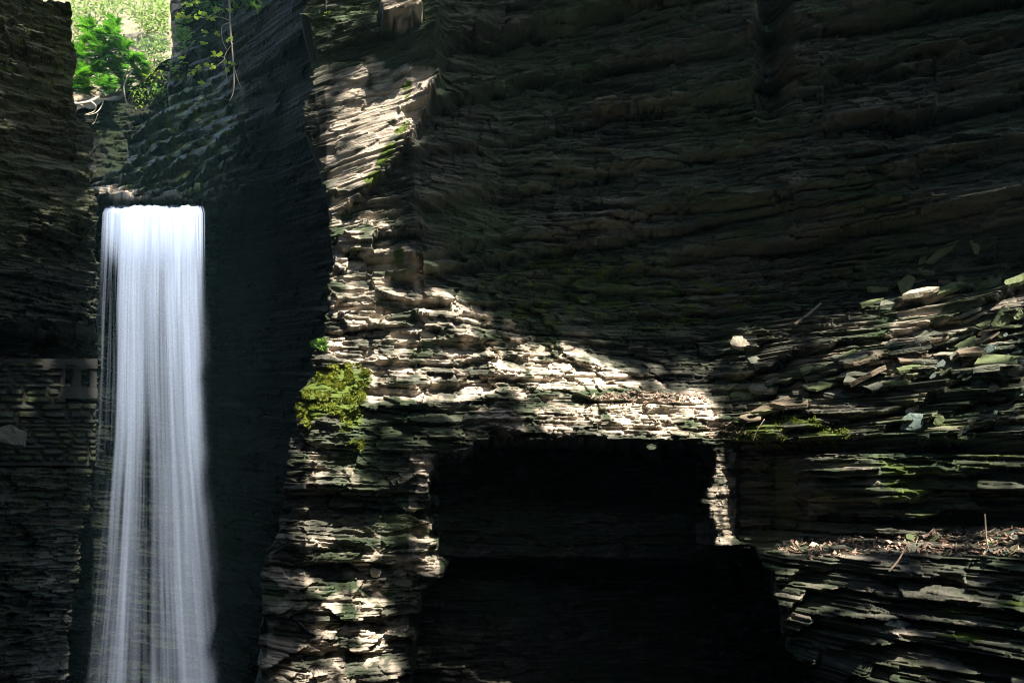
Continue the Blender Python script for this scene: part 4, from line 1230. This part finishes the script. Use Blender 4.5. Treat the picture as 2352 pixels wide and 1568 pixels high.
moss_patch('moss_cushion', 'yellow-green moss over the rock at the gap in the ledge', [[(1668, 1025), (1690, 965), (1800, 940), (1960, 985), (1950, 1012), (1900, 1026), (1680, 1028)]], 700, 73, .010, .022)
moss_patch('fern_tuft', 'tiny vivid green fern tuft sticking out of the buttress silhouette', [[(716, 785), (745, 778), (748, 796), (722, 802)]], 160, 74, .03, .06, 'fern')
#@@OBJ_END

# ------------------------------------------------------------------ unseen leaf gobo over the gorge: its gaps are cut so sun reaches only LIT
LIT = [
 (1.0, [(800, 200), (850, 160), (900, 190), (940, 210), (1000, 186), (1014, 200), (985, 245), (945, 335), (885, 400), (832, 450), (800, 480), (790, 520), (860, 540), (870, 640), (930, 655), (1045, 680), (1085, 740), (1130, 785), (1240, 800), (1300, 797), (1425, 845), (1482, 888), (1400, 900), (1250, 910), (1150, 890), (1000, 930), (850, 940), (830, 1000), (700, 990), (676, 930), (715, 850), (745, 780), (748, 680), (752, 500), (800, 430), (830, 330), (810, 260)]),
 (0.22, [(716, -20), (865, -20), (872, 110), (830, 150), (722, 130)]),
 (0.4, [(735, 100), (830, 105), (815, 200), (725, 240)]),
 (1.0, [(742, 415), (850, 420), (880, 470), (915, 560), (910, 650), (742, 660)]),
 (0.5, [(725, 235), (800, 200), (810, 260), (830, 330), (800, 430), (745, 420), (720, 330), (705, 265)]),
 (0.8, [(772, -20), (792, -20), (810, 70), (786, 76)]),
 (1.0, [(866, 40), (905, 14), (962, 20), (980, 62), (925, 82), (876, 78)]),
 (0.45, [(1080, 78), (1100, 60), (1190, 54), (1200, 70), (1190, 92), (1110, 102)]),
 (0.7, [(800, 170), (815, 130), (860, 112), (870, 140), (830, 175)]),
 (1.0, [(1310, 915), (1480, 903), (1640, 908), (1656, 1024), (1560, 1026), (1450, 1014), (1250, 975), (1200, 940)]),
 (0.3, [(1490, 845), (1650, 835), (1670, 880), (1500, 890)]),
 (0.35, [(840, 930), (1200, 920), (1300, 980), (1300, 1015), (850, 1015)]),
 (0.8, [(690, 990), (825, 990), (832, 1125), (740, 1128), (676, 1060)]),
 (0.6, [(715, 1150), (790, 1150), (805, 1210), (700, 1212)]),
 (0.9, [(690, 1208), (885, 1204), (890, 1268), (700, 1268)]),
 (0.7, [(770, 1268), (850, 1275), (885, 1310), (830, 1345), (768, 1335)]),
 (0.6, [(700, 1330), (770, 1320), (860, 1360), (890, 1400), (830, 1425), (745, 1430), (700, 1490), (640, 1580), (720, 1580), (760, 1480), (800, 1580), (910, 1580), (900, 1520), (780, 1400)]),
 (0.95, [(742, 1350), (778, 1350), (785, 1490), (745, 1490)]),
 (0.9, [(835, 1450), (890, 1450), (905, 1540), (840, 1540)]),
 (0.5, [(955, 1045), (1012, 1036), (1000, 1120), (996, 1220), (1012, 1280), (990, 1335), (950, 1330), (965, 1250), (930, 1190)]),
 (0.8, [(1640, 1040), (1682, 1036), (1692, 1150), (1682, 1258), (1638, 1258), (1628, 1160), (1588, 1112), (1600, 1082)]),
 (1.0, [(2080, 676), (2140, 655), (2200, 662), (2195, 694), (2110, 742), (2060, 765), (2018, 790), (2040, 740)]),
 (0.9, [(1678, 772), (1740, 766), (1800, 758), (1805, 800), (1720, 832), (1668, 802)]),
 (0.6, [(1870, 745), (1990, 722), (2060, 772), (2050, 832), (1900, 842)]),
 (0.95, [(1915, 885), (2020, 828), (2052, 818), (2064, 852), (1990, 894), (1950, 924), (1896, 924)]),
 (0.8, [(1690, 945), (1800, 920), (1950, 920), (1960, 980), (1850, 1000), (1690, 1010)]),
 (0.5, [(1680, 1010), (1950, 1000), (1940, 1028), (1700, 1028)]),
 (0.7, [(1950, 958), (2012, 948), (2022, 986), (1960, 1000)]),
 (0.95, [(1845, 1072), (1900, 1043), (1960, 1048), (1995, 1080), (1930, 1104), (1850, 1097)]),
 (0.7, [(1830, 1122), (1880, 1110), (2010, 1140), (2022, 1202), (1950, 1212), (1850, 1192), (1780, 1192), (1750, 1160)]),
 (0.55, [(1760, 1270), (1800, 1240), (1960, 1225), (2020, 1240), (1990, 1275), (1870, 1290), (1865, 1325), (1835, 1320), (1840, 1280)]),
 (0.62, [(1990, 700), (2352, 620), (2400, 1000), (2352, 1260), (2000, 1240), (1960, 1000)]),
 (0.52, [(1790, 1270), (2400, 1260), (2400, 1600), (1860, 1600)]),
 (0.5, [(2000, 650), (2080, 590), (2150, 540), (2260, 535), (2352, 620), (2352, 664), (2000, 705)]),
 (0.5, [(396, -40), (620, -40), (600, 60), (520, 110), (400, 130)]),
 (0.85, [(1840, 1040), (2370, 1020), (2370, 1205), (2040, 1215), (1840, 1130)]),
 (0.16, [(2180, -20), (2290, -20), (2260, 90), (2200, 70)]),
 (1.0, [(225, 470), (466, 470), (466, 620), (225, 620)]),
 (1.0, [(220, 600), (464, 600), (468, 820), (215, 820)]),
 (1.0, [(230, 810), (458, 810), (464, 1150), (214, 1150)]),
 (1.0, [(216, 1140), (474, 1140), (515, 1800), (140, 1800)]),
 (0.5, [(205, 480), (225, 430), (320, 420), (335, 478)]),
 (0.8, [(385, -60), (420, -60), (418, 130), (380, 150), (350, 190), (330, 210), (360, 150)]),
 (0.05, [(300, 240), (560, 120), (580, 480), (215, 480), (300, 350)]),
 (0.03, [(-100, 800), (230, 800), (230, 1060), (-100, 1060)]),
 (0.10, [(-100, -100), (190, -100), (240, 320), (220, 540), (-100, 560)]),
]
DU = 4
lu = np.arange(-120, 2480, DU); lv = np.arange(-160, 1860, DU)
LU, LV = np.meshgrid(lu, lv, indexing='ij')
jx = 14 * (fbm(LU / 40.0, LV / 40.0, 501, 3) - 0.5); jy = 14 * (fbm(LU / 40.0, LV / 40.0, 511, 3) - 0.5)
LM = np.zeros(LU.shape)
for val, poly in LIT:
    LM = np.maximum(LM, val * in_poly(LU + jx, LV + jy, poly))

for _ in range(3):                       # leaves overlap the rim of every gap: open the gaps a little wider
    P_ = np.pad(LM, 1, mode='edge')
    LM = np.maximum.reduce([P_[1:-1, 1:-1], P_[:-2, 1:-1], P_[2:, 1:-1], P_[1:-1, :-2], P_[1:-1, 2:]])

def build_gobo():
    bpy.context.view_layer.update()
    dg = bpy.context.evaluated_depsgraph_get()
    S = SUN
    a = Vector((S.y, -S.x, 0)).normalized(); b = S.cross(a).normalized()
    DIST = 21.0
    org = Vector((-1.0, 13.0, 1.0)) + S * DIST
    cell = 0.075
    A = np.arange(-13, 13, cell); B = np.arange(-15.5, 15.5, cell)
    skip = {'waterfall'}
    V = []; F = []
    r = random.Random(5)
    for ia, av in enumerate(A):
        for ib, bv in enumerate(B):
            p = org + a * (av + r.uniform(-.02, .02)) + b * (bv + r.uniform(-.02, .02))
            if p.z < 9.5: continue
            hit, loc, nrm, fi, ob, mt = scene.ray_cast(dg, p, -S)
            lv_ = 0.0
            if hit:
                if loc.y > 26.8 and loc.z > 9.9: lv_ = 1.0
                elif loc.y > 0.5:
                    u = CX + FOC * loc.x / loc.y; v = VH - FOC * loc.z / loc.y
                    if -110 < u < 2460 and -150 < v < 1850:
                        d = loc.length
                        h2, l2, *_ = scene.ray_cast(dg, (0, 0, 0), loc.normalized())
                        if h2 and l2.length > d - 1.1:
                            lv_ = LM[int((u + 120) / DU), int((v + 160) / DU)]
            if (float(h32(ia // 2, ib // 2, 77)) if lv_ < 0.75 else r.random()) < lv_: continue
            c = p + S * r.uniform(-0.9, 0.9)
            # one leaf card of the gobo: a bent quad
            n = (S + Vector((r.uniform(-.4, .4), r.uniform(-.4, .4), r.uniform(-.3, .3)))).normalized()
            e1 = n.cross(Vector((r.uniform(-1, 1), r.uniform(-1, 1), r.uniform(-1, 1)))).normalized(); e2 = n.cross(e1)
            h = cell * 0.93
            i = len(V)
            V += [c + e1 * h * 1.2, c + e2 * h, c - e1 * h * 1.2, c - e2 * h]
            F.append((i, i + 1, i + 2, i + 3))
    for ia in np.arange(-30, 30, 0.42):  # coarse outer cards, added to shut out sky light
        for ib in np.arange(-30, 26, 0.42):
            if -12.9 < ia < 12.9 and -15.4 < ib < 15.4: continue
            p = org + a * ia + b * ib
            if p.z > 20: p = p - S * ((p.z - 20) / S.z)
            if p.z < 12.5: p = Vector((p.x, p.y, 13.0 + r.uniform(0, 2)))
            if p.y > (18 if p.x < -6 else 34) or p.y < -22: continue
            c = p + S * r.uniform(-0.9, 0.9)
            n = (S + Vector((r.uniform(-.5, .5), r.uniform(-.5, .5), r.uniform(-.3, .3)))).normalized()
            e1 = n.cross(Vector((r.uniform(-1, 1), r.uniform(-1, 1), r.uniform(-1, 1)))).normalized(); e2 = n.cross(e1)
            i = len(V)
            V += [c + e1 * 0.45, c + e2 * 0.36, c - e1 * 0.45, c - e2 * 0.36]
            F.append((i, i + 1, i + 2, i + 3))
    MAT['sun_gobo'] = plain_mat('gobo_leaf', (0.02, 0.045, 0.01), (0.05, 0.09, 0.02), scale=3.0)
    o = poly_mesh('gobo_foliage', V, F, MAT['sun_gobo'])  # out of view, placed only to shape the sun and sky light
    tag(o, None, None, None, 'stuff')
build_gobo()

# ------------------------------------------------------------------ thin teal volume over the gorge, added to lift and tint the shade
def lift_haze():
    m = bpy.data.materials.new('shade_lift'); m.use_nodes = True
    nt = m.node_tree; nt.nodes.remove(nt.nodes['Principled BSDF'])
    v = nt.nodes.new('ShaderNodeVolumePrincipled')
    v.inputs['Color'].default_value = (0.42, 0.88, 0.95, 1)
    v.inputs['Density'].default_value = HAZE
    nt.links.new(v.outputs[0], nt.nodes['Material Output'].inputs['Volume'])
    x0, x1, y0, y1, z0, z1 = -60, 60, -60, 70, -6.7, 27
    V = [(x, y, z) for z in (z0, z1) for (x, y) in ((x0, y0), (x1, y0), (x1, y1), (x0, y1))]
    o = poly_mesh('lift_haze', V, [(3, 2, 1, 0), (4, 5, 6, 7), (0, 1, 5, 4), (1, 2, 6, 5), (2, 3, 7, 6), (3, 0, 4, 7)], m)
    tag(o, None, None, None, 'stuff')
HAZE = 0.00075
lift_haze()
